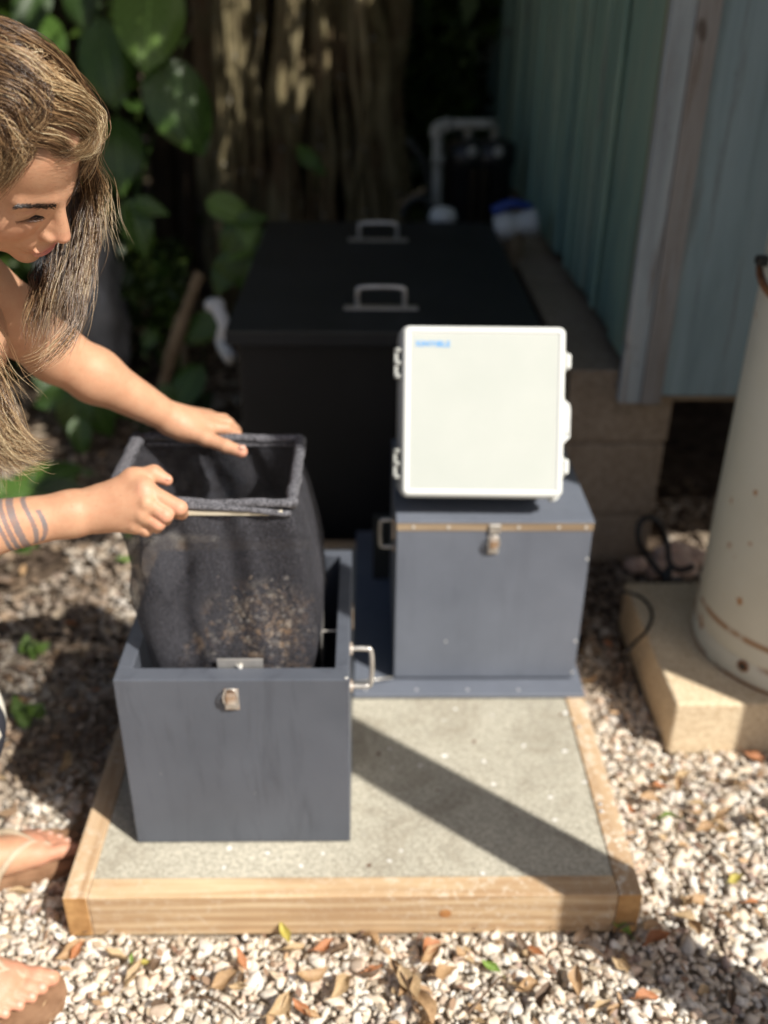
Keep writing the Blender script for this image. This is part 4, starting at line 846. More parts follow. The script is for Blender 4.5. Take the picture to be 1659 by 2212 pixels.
# cable, rocks and dirt at the foot of the column
cb = link('black_cable', tube(smoothpath([at(1470, 1250, 'z', .03), at(1440, 1250, 'z', .05), at(1408, 1215, 'y', 1.02), at(1380, 1170, 'y', 1.02), at(1385, 1125, 'y', 1.04), at(1415, 1122, 'y', 1.05), at(1440, 1165, 'y', 1.05), at(1446, 1215, 'y', 1.0), at(1470, 1232, 'y', .98), at(1500, 1222, 'y', .98)], 7), .0075, 8), MT['rubber'], smooth=True); tag(cb, 'looped black cable on the ground behind the concrete pad', 'cable')
cb = link('thin_cable', tube(smoothpath([at(1345, 1277, 'z', .125), at(1385, 1290, 'z', .1255), at(1408, 1322, 'z', .1255), at(1398, 1360, 'z', .1255), at(1368, 1392, 'z', .124), at(1352, 1415, 'y', .60), at(1350, 1440, 'z', .02)], 7), .0035, 7), MT['rubber'], smooth=True); tag(cb, 'thin dark wire draped over the corner of the concrete pad', 'cable')
tp = thing('black_tap', (1.17, .9, 0), 'black hose connector standing behind the concrete pad', 'tap'); q = at(1438, 1262, 'y', .90)
link('body', lathe([(.018, 0), (.020, q.z * .8), (.013, q.z + .01), (.010, q.z + .045)], (q.x, .90, 0), 12), MT['rubber'], tp, smooth=True)
for (px, py, s, sy), lab in (((1378, 1222, .028, 1.2), 'round'), ((1430, 1235, .034, 1.3), 'pale'), ((1465, 1225, .040, 1.0), 'flat'), ((1495, 1205, .032, 1.0), 'small'), ((1452, 1200, .045, .8), 'wide')):
    p = at(px, py, 'z', .02)
    if p.y < .88: p.y = .9
    b2 = bmesh.new(); bmesh.ops.create_icosphere(b2, subdivisions=3, radius=1)
    for v in b2.verts: v.co = Vector((v.co.x * s * 1.3, v.co.y * s, v.co.z * s * .7)) * (1 + .3 * mnoise.noise(v.co * 1.6 + p * 9)) + p
    o = link('rock', b2, MT['pinkrock'], smooth=True); tag(o, '%s pinkish rock on the ground behind the concrete pad' % lab, 'rock', 'pinkish rocks behind the pad')

# ================================================================== PERSON
class Field:
    """signed distance field on a grid; limbs are blended into one skin"""
    def __init__(s, lo, hi, h):
        s.lo = np.array(lo, float); s.h = h; s.n = np.ceil((np.array(hi) - s.lo) / h).astype(int) + 1
        s.ax = [(s.lo[i] + np.arange(s.n[i]) * h).astype(np.float32) for i in range(3)]; s.D = np.full(s.n, .05, np.float32)
    def box(s, lo, hi, m=.03):
        a = np.maximum(0, np.floor((np.array(lo) - m - s.lo) / s.h).astype(int)); b = np.minimum(s.n, np.ceil((np.array(hi) + m - s.lo) / s.h).astype(int) + 1)
        if (b <= a).any(): return None
        sl = tuple(slice(p, q) for p, q in zip(a, b)); X, Y, Z = np.meshgrid(*[s.ax[i][sl[i]] for i in range(3)], indexing='ij', sparse=True); return sl, X, Y, Z
    def put(s, sl, d, k, sub):
        A = s.D[sl]
        if sub:
            if k <= 0: s.D[sl] = np.maximum(A, -d); return
            h = np.clip(.5 - .5 * (A + d) / k, 0, 1); s.D[sl] = A * (1 - h) + (-d) * h + k * h * (1 - h)
        else:
            if k <= 0: s.D[sl] = np.minimum(A, d); return
            h = np.clip(.5 + .5 * (A - d) / k, 0, 1); s.D[sl] = A * (1 - h) + d * h - k * h * (1 - h)
    def cone(s, a, b, r0, r1=None, k=.012, sub=False):
        r1 = r0 if r1 is None else r1; a = np.array(a, float); b = np.array(b, float); R = max(r0, r1); q = s.box(np.minimum(a, b) - R, np.maximum(a, b) + R, .03 if s.h > .0015 else .02)
        if q is None: return
        sl, X, Y, Z = q; v = b - a; L = max(v @ v, 1e-9); t = np.clip(((X - a[0]) * v[0] + (Y - a[1]) * v[1] + (Z - a[2]) * v[2]) / L, 0, 1)
        d = np.sqrt((X - a[0] - t * v[0]) ** 2 + (Y - a[1] - t * v[1]) ** 2 + (Z - a[2] - t * v[2]) ** 2) - (r0 + (r1 - r0) * t); s.put(sl, d.astype(np.float32), k, sub)
    def ell(s, c, r, k=.012, sub=False, ax=None):
        c = np.array(c, float); R = max(r); ax = np.eye(3) if ax is None else np.array(ax); q = s.box(c - R, c + R)
        if q is None: return
        sl, X, Y, Z = q; X, Y, Z = X - c[0], Y - c[1], Z - c[2]; U = [(X * ax[i][0] + Y * ax[i][1] + Z * ax[i][2]) for i in range(3)]
        k0 = np.sqrt(sum((U[i] / r[i]) ** 2 for i in range(3))); k1 = np.sqrt(sum((U[i] / r[i] ** 2) ** 2 for i in range(3))) + 1e-6
        s.put(sl, (k0 * (k0 - 1) / k1).astype(np.float32), k, sub)
    def mesh(s):
        D = s.D; S = D < 0; n = S.shape
        c8 = [(i, j, k) for i in (0, 1) for j in (0, 1) for k in (0, 1)]
        sub = lambda A, o: A[o[0]:n[0] - 1 + o[0], o[1]:n[1] - 1 + o[1], o[2]:n[2] - 1 + o[2]]
        cnt = sum(sub(S, o).astype(np.int8) for o in c8); act = (cnt > 0) & (cnt < 8); I = np.argwhere(act); vid = np.full(act.shape, -1, np.int32); vid[act] = np.arange(len(I))
        vals = {o: D[I[:, 0] + o[0], I[:, 1] + o[1], I[:, 2] + o[2]] for o in c8}; P = np.zeros((len(I), 3)); W = np.zeros(len(I))
        for a in c8:
            for ax in range(3):
                if a[ax] == 0:
                    b = list(a); b[ax] = 1; b = tuple(b); va, vb = vals[a], vals[b]; m = (va < 0) != (vb < 0); t = np.where(m, va / np.where(m, va - vb, 1), 0)
                    q = np.tile(np.array(a, float), (len(I), 1)); q[:, ax] = t; P += q * m[:, None]; W += m
        V = (I + P / W[:, None]) * s.h + s.lo; F = []
        for ax in range(3):
            o = [slice(1, -1)] * 3; o[ax] = slice(0, n[ax] - 1); o2 = list(o); o2[ax] = slice(1, n[ax]); A = S[tuple(o)]; B = S[tuple(o2)]; E = np.argwhere(A != B)
            if not len(E): continue
            sg = A[tuple(E.T)]; E = E + np.array([0 if i == ax else 1 for i in range(3)]); u, w = [(1, 2), (2, 0), (0, 1)][ax]
            def g(du, dw):
                q = E.copy(); q[:, u] += du; q[:, w] += dw; return vid[q[:, 0], q[:, 1], q[:, 2]]
            Q = np.stack([g(-1, -1), g(0, -1), g(0, 0), g(-1, 0)], 1); Q[~sg] = Q[~sg][:, ::-1]; F.append(Q)
        return V, np.concatenate(F)

v3a = lambda v: np.array([v[0], v[1], v[2]], float)
T_ = -CF
hf = (CR * .76 - CU * .645 - T_ * .14).normalized(); hu = (CR * .32 + CU * .54 + T_ * .77); hu = (hu - hf * hu.dot(hf)).normalized(); hs = hf.cross(hu)
HS = 1.0
HO = at(147, 530, 'd', 1.12) - hf * .1205 + hu * .040       # head origin: between the ears
HB = np.stack([v3a(hs), v3a(hf), v3a(hu)])                   # rows: her right, forward, up
def hw(p): return v3a(HO) + np.asarray(p) @ HB
def hl(P): return (np.asarray(P) - v3a(HO)) @ HB.T
neck0 = None
# shoulders, arms, hips
Ls = v3a(at(-70, 612, 'd', 1.27)); Rs = Ls + np.array([-.10, -.33, -.03]); nb = (Ls + Rs) / 2 + np.array([.02, 0, .035])
SKIN = (0.54, 0.31, 0.19)
parts_V, parts_F, parts_C, voff = [], [], [], 0
def addskin(V, F, C=None):
    global voff
    parts_V.append(V); parts_F.append(F + voff); parts_C.append(np.tile(np.array(SKIN), (len(V), 1)) if C is None else C); voff += len(V)

# ---- head (head space: x = her right, y = forward, z = up)
H = Field((-.10, -.14, -.21), (.10, .14, .16), .00165)
H.ell((0, -.008, .045), (.073, .093, .085), .0)
H.ell((0, .040, .052), (.057, .045, .050), .03)
H.ell((0, .032, -.015), (.058, .060, .075), .03)
H.ell((0, .040, -.066), (.042, .044, .036), .03)
for s in (1, -1):
    H.ell((s * .052, .012, -.045), (.016, .040, .030), .03)
    H.ell((s * .037, .062, -.024), (.021, .022, .022), .022)      # cheek
    H.cone((s * .012, .088, .0150), (s * .044, .072, .0165), .0072, .0065, .014)   # brow ridge
H.ell((0, .078, -.094), (.018, .015, .014), .020)                # chin
for s in (1, -1): H.ell((s * .033, .0985, .000), (.0155, .018, .0120), .012, sub=True)
for s in (1, -1):
    H.ell((s * .0305, .0715, -.0005), (.0155, .0140, .0125), .005)            # lid over the eyeball
    H.cone((s * .0175, .0835, -.0065), (s * .044, .071, -.0055), .0026, .0022, .004)
for s in (1, -1): H.ell((s * .0125, .0835, -.005), (.0062, .0062, .0090), .008)
H.cone((0, .0865, .016), (0, .106, -.024), .0060, .0088, .010)    # nose
H.ell((0, .0940, -.0290), (.0135, .0140, .0150), .007)
H.ell((0, .1090, -.0335), (.0100, .0105, .0090), .006)
for s in (1, -1): H.ell((s * .0120, .0985, -.0375), (.0066, .0098, .0072), .006)
for s in (1, -1): H.ell((s * .0068, .1010, -.0450), (.0032, .0050, .0030), .003, sub=True)
H.ell((0, .0860, -.058), (.026, .0130, .018), .012)              # muzzle
H.ell((0, .0975, -.0610), (.0235, .0070, .0050), .004); H.ell((0, .0958, -.0715), (.0190, .0076, .0060), .004)
H.ell((0, .1015, -.0660), (.0240, .0080, .0014), .002, sub=True)
for s in (1, -1): H.cone((s * .021, .0885, -.066), (s * .027, .083, -.0675), .0018, .0012, .003, sub=True)
H.ell((0, .0960, -.0815), (.013, .0050, .0032), .006, sub=True)
for s in (1, -1):
    H.ell((s * .073, -.008, -.005), (.010, .018, .030), .006); H.ell((s * .081, -.003, -.002), (.006, .011, .019), .004, sub=True)
nk = hl(nb)
H.cone((0, -.022, -.045), nk, .053, .056, .035)
V, F = H.mesh()
# skin's own colour: lips, cheeks, nose tip; painted shade: mouth line, lids
C = np.tile(np.array(SKIN), (len(V), 1))
def blob(c, r, col, pw=1.0):
    d = np.sqrt((((V - np.array(c)) / np.array(r)) ** 2).sum(1)); w = np.clip(1.6 - d * 1.3, 0, 1) * pw; C[:] = C * (1 - w[:, None]) + np.array(col) * w[:, None]
for s in (1, -1): blob((s * .04, .07, -.03), (.025, .03, .02), (.62, .27, .17), .45)
blob((0, .110, -.034), (.014, .014, .012), (.66, .30, .20), .6)
lipm = (np.abs(V[:, 0]) < .0225) & (V[:, 1] > .085)
blob((0, .099, -.0622), (.0240, .014, .0046), (.42, .13, .12), 1.2); blob((0, .097, -.0705), (.0200, .014, .0050), (.50, .18, .16), 1.2)
blob((0, .100, -.0662), (.0260, .020, .0015), (.20, .07, .06), .9)
for s in (1, -1): blob((s * .031, .082, .0045), (.016, .014, .0040), (.46, .22, .15), .5)
for s in (1, -1): blob((s * .031, .078, -.011), (.016, .012, .007), (.46, .22, .14), .5)
# hairline: darker scalp
hl_ = V[:, 2] * .75 - V[:, 1] * .66; w = np.clip((hl_ - .004) / .012, 0, .8)[:, None]; C = C * (1 - w) + np.array((.14, .085, .055)) * w
keep = np.ones(len(V), bool)
addskin(v3a(HO) + V @ HB, F, C)

# ---- torso, legs (coarser), arms
B = Field((-.75, -.45, -.02), (.12, .42, 1.12), .006)
sp1 = (Ls + Rs) / 2 + np.array([-.05, 0, -.09]); sp2 = np.array([-.30, .02, .83]); pv_ = np.array([-.44, .02, .74])
B.cone(Ls + [-.03, -.02, -.01], Rs + [-.03, .02, -.01], .048, .048, .03); B.cone(nb, sp1, .052, .10, .04)
B.cone(Ls + [-.03, -.06, -.06], sp2 + [0, .05, 0], .085, .085, .06); B.cone(Rs + [-.03, .06, -.06], sp2 + [0, -.05, 0], .085, .085, .06); B.cone(sp1, sp2, .10, .10, .06)
B.cone(sp2, pv_, .115, .13, .05)
KN = {1: np.array([-.158, .105, .36]), -1: np.array([-.17, -.125, .39])}; AN = {1: np.array([-.20, .085, .085]), -1: np.array([-.185, -.118, .085])}
for s in (1, -1):
    hip = pv_ + [.02, s * .085, -.03]; B.cone(hip, KN[s], .084, .050, .015); B.cone(KN[s], KN[s] * .6 + AN[s] * .4 + [-.02, 0, 0], .048, .050, .015); B.cone(KN[s] * .6 + AN[s] * .4 + [-.02, 0, 0], AN[s], .050, .030, .03)
V, F = B.mesh(); addskin(V, F)

def px(*a): return v3a(at(a[0], a[1], 'd', a[2]))
# her left arm: reaches behind to the far bar
E_ = px(118, 762, 1.42); W_ = px(372, 906, 1.555)
lo = np.minimum.reduce([Ls, E_, W_]) - .07; hi = np.maximum.reduce([Ls, E_, px(545, 985, 1.62)]) + .07
A = Field(lo, hi, .0022)
A.cone(Ls, Ls * .5 + E_ * .5, .052, .045, .02); A.cone(Ls * .5 + E_ * .5, E_, .045, .040, .02); m1 = E_ * .68 + W_ * .32
A.cone(E_, m1, .040, .0385, .02); A.cone(m1, W_, .0385, .0235, .02)
def finger(A, pts, rs, k=.003):
    for a, b, r0, r1 in zip(pts, pts[1:], rs, rs[1:]): A.cone(a, b, r0, r1, k)
mc = [px(452, 924, 1.565), px(458, 910, 1.585), px(452, 902, 1.602), px(442, 900, 1.616)]
for m_ in mc: A.cone(W_, m_, .0205, .0125, .012)
A.cone(px(405, 925, 1.565), px(440, 925, 1.575), .022, .018, .012)
finger(A, [mc[0], px(488, 926, 1.575), px(512, 941, 1.592), px(520, 955, 1.61)], [.0112, .0098, .0086, .0076])
finger(A, [mc[1], px(492, 914, 1.600), px(510, 930, 1.618), px(512, 948, 1.63)], [.0112, .0098, .0086, .0078])
finger(A, [mc[2], px(484, 906, 1.622), px(500, 920, 1.638), px(502, 938, 1.645)], [.0106, .0092, .0082, .0074])
finger(A, [mc[3], px(470, 903, 1.636), px(482, 915, 1.65), px(484, 930, 1.655)], [.0095, .0082, .0074, .0066])
A.cone(px(395, 925, 1.555), px(446, 947, 1.545), .0175, .0125, .012)
finger(A, [px(446, 947, 1.545), px(488, 964, 1.538), px(522, 976, 1.536)], [.0125, .0102, .0094], .005)
V, F = A.mesh(); C = np.tile(np.array(SKIN), (len(V), 1)); blob(px(526, 977, 1.536), (.014, .014, .014), (.66, .30, .22), .7); blob(px(512, 945, 1.6), (.014, .014, .014), (.64, .29, .2), .7); addskin(V, F, C)
nailL = px(523, 967, 1.5275)
# her right arm: the near one, with the tattoo
Er = px(-170, 1165, 1.34); Wr = px(215, 1100, 1.395)
lo = np.minimum.reduce([Rs, Er, Wr]) - .07; hi = np.maximum.reduce([Rs, Er, Wr, px(410, 1160, 1.33), px(410, 1000, 1.46)]) + .05
A = Field(lo, hi, .0017)
A.cone(Rs, Rs * .5 + Er * .5, .052, .046, .02); A.cone(Rs * .5 + Er * .5, Er, .046, .042, .02); m1 = Er * .72 + Wr * .28
A.cone(Er, m1, .042, .0405, .02); A.cone(m1, Wr * .85 + Er * .15, .0405, .0300, .02); A.cone(Wr * .85 + Er * .15, Wr, .0300, .0285, .02)
mr = [px(312, 1058, 1.372), px(318, 1086, 1.366), px(309, 1112, 1.372), px(292, 1134, 1.385)]
for m_, r_ in zip(mr, (.0155, .015, .0145, .0135)): A.cone(Wr, m_, .0265, r_, .014)
A.ell(px(268, 1092, 1.392), (.032, .020, .030), .015)
finger(A, [mr[0], px(388, 1097, 1.372), px(392, 1108, 1.398), px(366, 1108, 1.425)], [.0130, .0108, .0094, .0080])
finger(A, [mr[1], px(358, 1113, 1.366), px(356, 1122, 1.392), px(340, 1116, 1.42)], [.0126, .0106, .0094, .0080])
finger(A, [mr[2], px(342, 1131, 1.372), px(338, 1138, 1.398), px(325, 1128, 1.42)], [.0118, .0100, .0090, .0080])
finger(A, [mr[3], px(316, 1145, 1.384), px(312, 1146, 1.405), px(305, 1135, 1.425)], [.0108, .0090, .0082, .0075])
A.cone(px(235, 1076, 1.392), px(288, 1036, 1.388), .021, .0155, .014); A.cone(px(288, 1036, 1.388), mr[0], .014, .012, .012)
finger(A, [px(288, 1036, 1.388), px(332, 1023, 1.392), px(360, 1037, 1.394)], [.0150, .0115, .0088], .007)
for i, m_ in enumerate(mr): A.ell(m_ + v3a(T_) * .009, (.006, .006, .006), .008)
V, F = A.mesh(); C = np.tile(np.array(SKIN), (len(V), 1))
for q in (px(388, 1097, 1.36), px(357, 1114, 1.355), px(341, 1131, 1.36), px(312, 1058, 1.36), px(362, 1038, 1.385)): blob(q, (.013, .013, .013), (.66, .31, .21), .6)
# tattoo bands round the forearm: ink in the skin
axv = (Er - Wr) / np.linalg.norm(Er - Wr); t = (V - Wr) @ axv; R_ = V - Wr - t[:, None] * axv; upv = np.array([0, 0, 1.]); upv -= axv * (upv @ axv); upv /= np.linalg.norm(upv); hgt = R_ @ upv; front = (R_ @ v3a(T_)) > -.012
ink = np.zeros(len(V), bool)
for t0, w in ((.1070, .0050), (.1185, .0033), (.1275, .0028)):
    ink |= np.abs(t - t0 - .18 * hgt - 1.2 * hgt ** 2) < w
yy_ = hgt - .006; c1 = .084 + 9.0 * yy_ ** 2 + .10 * yy_; c2 = .0815 + 15.0 * yy_ ** 2
ink |= (np.abs(t - c1 - .003) < .0032) & (np.abs(yy_) < .030); ink |= (np.abs(t - c2 + .008) < .0032) & (yy_ > -.026) & (yy_ < .020)
ink &= front; C[ink] = C[ink] * .2 + np.array((.08, .12, .15)) * .8
addskin(V, F, C)

# ---- feet in flip-flops
def foot(heel, ang, side, ankle):
    """side: +1 big toe on the left of the walking direction (right foot), -1 mirrored"""
    a = rad(ang); fx = np.array([math.cos(a), math.sin(a), 0]); ly = np.array([-math.sin(a), math.cos(a), 0]) * side; up = np.array([0, 0, 1.])
    P = lambda x, y, z: np.array(heel) + fx * x + ly * y + up * z
    Ft = Field(P(.1, 0, 0) - [.19, .19, .05], P(.1, 0, 0) + [.19, .19, .2], .0026)
    Ft.cone(P(.03, 0, .030), P(.03, 0, .040), .028, .026, .02); Ft.cone(P(.04, 0, .05), ankle, .030, .030, .03)
    Ft.cone(P(.05, .0, .055), P(.13, .012, .035), .030, .023, .03); Ft.cone(P(.04, -.010, .022), P(.155, -.020, .018), .022, .019, .025); Ft.cone(P(.06, .008, .032), P(.165, .024, .022), .024, .021, .025); Ft.cone(P(.1, .0, .03), P(.165, .002, .022), .024, .019, .02)
    toes = [(.178, .030, .222, .034, .0125, .0118), (.176, .012, .216, .015, .0088, .0082), (.170, -.002, .207, -.001, .0082, .0075), (.163, -.016, .195, -.016, .0078, .0071), (.153, -.029, .180, -.031, .0074, .0068)]
    for x0, y0, x1, y1, r0, r1 in toes: Ft.cone(P(x0 - .015, y0 * .95, .020), P((x0 + x1) / 2, (y0 + y1) / 2, .0175), r0 * 1.05, r0, .006); Ft.cone(P((x0 + x1) / 2, (y0 + y1) / 2, .0175), P(x1, y1, .0125), r0, r1, .004)
    V, F = Ft.mesh(); global C; C = np.tile(np.array(SKIN), (len(V), 1)); 
    d = ((V - P(.19, .002, .015)) / .05); w = np.clip(1.3 - np.sqrt((d ** 2).sum(1)), 0, .5)[:, None]; C = C * (1 - w) + np.array((.64, .29, .2)) * w
    return V, F, P, toes
person = thing('person', (-.18, 0, 0), 'woman with long streaked brown hair and a tattooed forearm, bending to lift the mesh bag', 'person')
sandals = []
for heel, ang, side, an, nm in (((-.222, -.100, .018), -8, 1, AN[-1], 'near'), ((-.238, .070, .018), 30, -1, AN[1], 'far')):
    V, F, P, toes = foot(heel, ang, side, an)
    if nm == 'far':   # dark tattoo on the instep
        nn = np.array([mnoise.noise(Vector(v * 90)) for v in V]); m_ = (np.linalg.norm(V - P(.075, .01, .06), axis=1) < .032) & (nn > .0); C[m_] = C[m_] * .35 + np.array((.08, .10, .12)) * .65
    addskin(V, F, C)
    sl = [(-.012, -.02), (-.012, .02), (.03, .034), (.09, .030), (.15, .046), (.20, .050), (.232, .034), (.240, .008), (.225, -.020), (.19, -.040), (.14, -.046), (.08, -.036), (.03, -.034)]
    SP = smoothpath([(x, y, 0) for x, y in sl], 4, closed=True)
    o = link('sandal', prism([(v.x, v.y) for v in SP], .018, lambda u, v, w: Vector(P(u * 1.03, v * 1.16, -.0185 + w))), simple('sandal_sole_' + nm, (.20, .11, .06), (.34, .205, .12), 25, .6, bs=.3), person)
    st = simple('sandal_strap_' + nm, (.40, .32, .22), (.52, .44, .32), 25, .7, bs=.4)
    for yy in (.044, -.044):
        pts = smoothpath([P(.085, yy, .002), P(.098, yy * .98, .030), P(.130, yy * .62 + .004, .050), P(.162, .016, .042), P(.184, .021, .028), P(.188, .0215, .006)], 5); bm = tube(pts, [.0068] * 16 + [.0058] * 5 + [.004] * (len(pts) - 21), 8)
        for v in bm.verts: pass
        link('strap', bm, st, o, smooth=True)
    for i, (tx0, ty0, tx1, ty1, r0, r1) in enumerate(toes):
        b2 = bmesh.new(); bmesh.ops.create_icosphere(b2, subdivisions=2, radius=1)
        for v in b2.verts: v.co = Vector(P(tx1 + .001 + v.co.x * r1 * .62, ty1 + v.co.y * r1 * .62, .0125 + r1 * .80 + v.co.z * .0022 - v.co.x * .002))
        link('toenail', b2, simple('nail', (.62, .36, .27), (.68, .42, .32), 10, .3, bs=0) if 'nail' not in bpy.data.materials else bpy.data.materials['nail'], person, smooth=True)

me = rawmesh('body', np.concatenate(parts_V), np.concatenate(parts_F), np.concatenate(parts_C))
def m_skin():
    m, nt, b = nmat('skin', 0.52, 0.38); a = N(nt, 'ShaderNodeAttribute'); a.attribute_name = 'col'; v = coords(nt)
    c = mix(nt, ramp(nt, noise(nt, v, 45, 5), [(0.35, .32), (0.65, 0.0)]), a.outputs['Color'], (.42, .17, .09)); c = mix(nt, ramp(nt, noise(nt, v, 210, 3), [(0.60, 0.0), (0.72, .35)]), c, (.33, .15, .08)); setc(nt, b, c)
    b.inputs['Subsurface Weight'].default_value = .12; b.inputs['Subsurface Radius'].default_value = (.9, .35, .18); b.inputs['Subsurface Scale'].default_value = .006
    bump(nt, b, noise(nt, v, 300, 5, .7), .35, .0012); return m
MT['skin'] = m_skin()
body = link('body', me, MT['skin'], person)
sm = body.modifiers.new('smooth', 'SMOOTH'); sm.factor = .5; sm.iterations = 1
def nail(c, n, t, s=(.0062, .0048)):
    n = Vector(n).normalized(); t = Vector(t); t = (t - n * t.dot(n)).normalized(); bi = n.cross(t); b2 = bmesh.new(); bmesh.ops.create_icosphere(b2, subdivisions=2, radius=1)
    for v in b2.verts: v.co = Vector(c) + t * v.co.x * s[0] + bi * v.co.y * s[1] + n * (v.co.z * .0016 - (v.co.y ** 2) * .001)
    link('fingernail', b2, bpy.data.materials['nail'], person, smooth=True)
nail(nailL + np.array([0, 0, .001]), T_ + CU * .6, CR - CU * .3)
nail(px(363, 1033, 1.387), T_ * .4 + CU, CR - CU * .5, (.005, .004))

# ---- clothes
S_ = Field((-.75, -.45, .1), (.12, .42, 1.0), .006)
for s in (1, -1):
    hip = pv_ + [.02, s * .085, -.03]; k0 = hip * .1 + KN[s] * .9; S_.cone(hip, KN[s] + (AN[s] - KN[s]) * .16, .112, .076, .04); S_.cone(hip, KN[s] + [.006, 0, .01], .108, .072, .04)
S_.cone(sp2 * .3 + pv_ * .7, pv_, .128, .140, .04); V, F = S_.mesh()
m, nt, b = nmat('shorts_cloth', .85, .15); v = coords(nt); w = N(nt, 'ShaderNodeTexWave', wave_type='BANDS', bands_direction='DIAGONAL'); w.inputs['Scale'].default_value = 9; w.inputs['Distortion'].default_value = 5; w.inputs['Detail'].default_value = 1; nt.links.new(coords(nt, (1, 1, .6)), w.inputs['Vector'])
sx = N(nt, 'ShaderNodeSeparateXYZ'); tc = N(nt, 'ShaderNodeTexCoord'); nt.links.new(tc.outputs['Object'], sx.inputs[0])
hem = ramp(nt, sx.outputs[2], [(.335, 0.0), (.34, 1.0)]); pat = ramp(nt, w.outputs['Fac'], [(.55, 0.0), (.6, 1.0)]); setc(nt, b, mix(nt, mix(nt, 1.0, hem, pat, 'MULTIPLY'), (.035, .037, .048), (.72, .69, .60)))
link('shorts', rawmesh('shorts', V, F), m, person)
S_ = Field((-.6, -.35, .6), (.1, .4, 1.08), .006)
S_.cone(sp1 + [-.01, 0, -.03], sp2, .110, .108, .05); S_.cone(Ls + [-.04, -.07, -.08], sp2 + [0, .05, 0], .090, .092, .06); S_.cone(Rs + [-.04, .07, -.08], sp2 + [0, -.05, 0], .090, .092, .06); S_.cone(sp2, pv_ + [.02, 0, .02], .122, .136, .05); V, F = S_.mesh()
link('top', rawmesh('top', V, F), simple('black_cloth', (.015, .015, .017), (.03, .03, .034), 20, .85), person)
for q in (Ls, Rs): link('strap', tube(smoothpath([q + [.045, (nb[1] - q[1]) * .45, -.03], q + [.01, (nb[1] - q[1]) * .40, .046], q + [-.07, (nb[1] - q[1]) * .4, .03]], 6), .0055, 8), bpy.data.materials['black_cloth'], person, smooth=True)

# ---- hair
HCc = np.array((0, -.010, .045)); HRr = np.array((.081, .100, .0935))
hairV, hairC, strand_n = [], [], 22
def strand(P, col, r):
    """P (n,3) world points -> thin three sided tube"""
    P = np.asarray(P); n = len(P); T = np.gradient(P, axis=0); T /= np.linalg.norm(T, axis=1)[:, None] + 1e-9; ref = v3a(T_) * .8 + np.array([.1, .2, .3]); A = np.cross(T, ref); A /= np.linalg.norm(A, axis=1)[:, None] + 1e-9; Bn = np.cross(T, A)
    rad_ = r * np.minimum(1, np.linspace(1, .0, n) * 2.2 + .12); out = np.empty((n, 3, 3))
    for k in range(3): th = 2 * math.pi * k / 3; out[:, k] = P + (A * math.cos(th) + Bn * math.sin(th)) * rad_[:, None]
    hairV.append(out); hairC.append(np.tile(col, (n * 3, 1)))
BR = np.array([(.030, .016, .009), (.065, .036, .019), (.17, .092, .044), (.35, .215, .105), (.57, .40, .215), (.77, .63, .39)])
def hcol(bl, root=.35, n=strand_n): # dark root to lighter tip
    bl = bl + rng.normal(0, .24); out = []
    for k in range(n):
        i = min(4.99, max(0, 5 * (bl * (root + (1 - root) * min(1, k / n * 1.5))))); a = int(i); f = i - a; out.append(BR[a] * (1 - f) + BR[min(5, a + 1)] * f)
    return np.repeat(np.array(out), 3, 0)
_strand = strand
def strand(P, col, r):
    P = np.asarray(P); n = len(P); c = np.asarray(col); T = np.gradient(P, axis=0); T /= np.linalg.norm(T, axis=1)[:, None] + 1e-9; ref = v3a(T_) * .8 + np.array([.1, .2, .3]); A = np.cross(T, ref); A /= np.linalg.norm(A, axis=1)[:, None] + 1e-9; Bn = np.cross(T, A)
    rad_ = r * np.minimum(1, np.linspace(1, .0, n) * 2.2 + .12); out = np.empty((n, 3, 3))
    for k in range(3): th = 2 * math.pi * k / 3; out[:, k] = P + (A * math.cos(th) + Bn * math.sin(th)) * rad_[:, None]
    hairV.append(out); hairC.append(c if c.ndim == 2 else np.tile(c, (n * 3, 1)))
def surf(p, rr_=1.0):
    q = (p - HCc) / HRr; return HCc + q / np.linalg.norm(q) * HRr * rr_
down = HB @ np.array([0, 0, -1.])
def on_head(px_, py_, lift=1.0):
    lift = 1 + (lift - 1) * .45 + .01
    """world point where a sight line meets the hair's surface (or grazes it)"""
    o = (hl(v3a(CP)) - HCc) / (HRr * lift); d = (HB @ (v3a(at(px_, py_, 'd', 1.0)) - v3a(CP))) / (HRr * lift)
    a, b_, c = d @ d, 2 * o @ d, o @ o - 1; D = b_ * b_ - 4 * a * c; t = (-b_ - math.sqrt(D)) / (2 * a) if D > 0 else -b_ / (2 * a)
    q = o + d * t; nq = np.linalg.norm(q)
    if D <= 0: q = q / nq * min(nq, 1.06)
    return v3a(HO) + (HCc + q * HRr * lift) @ HB
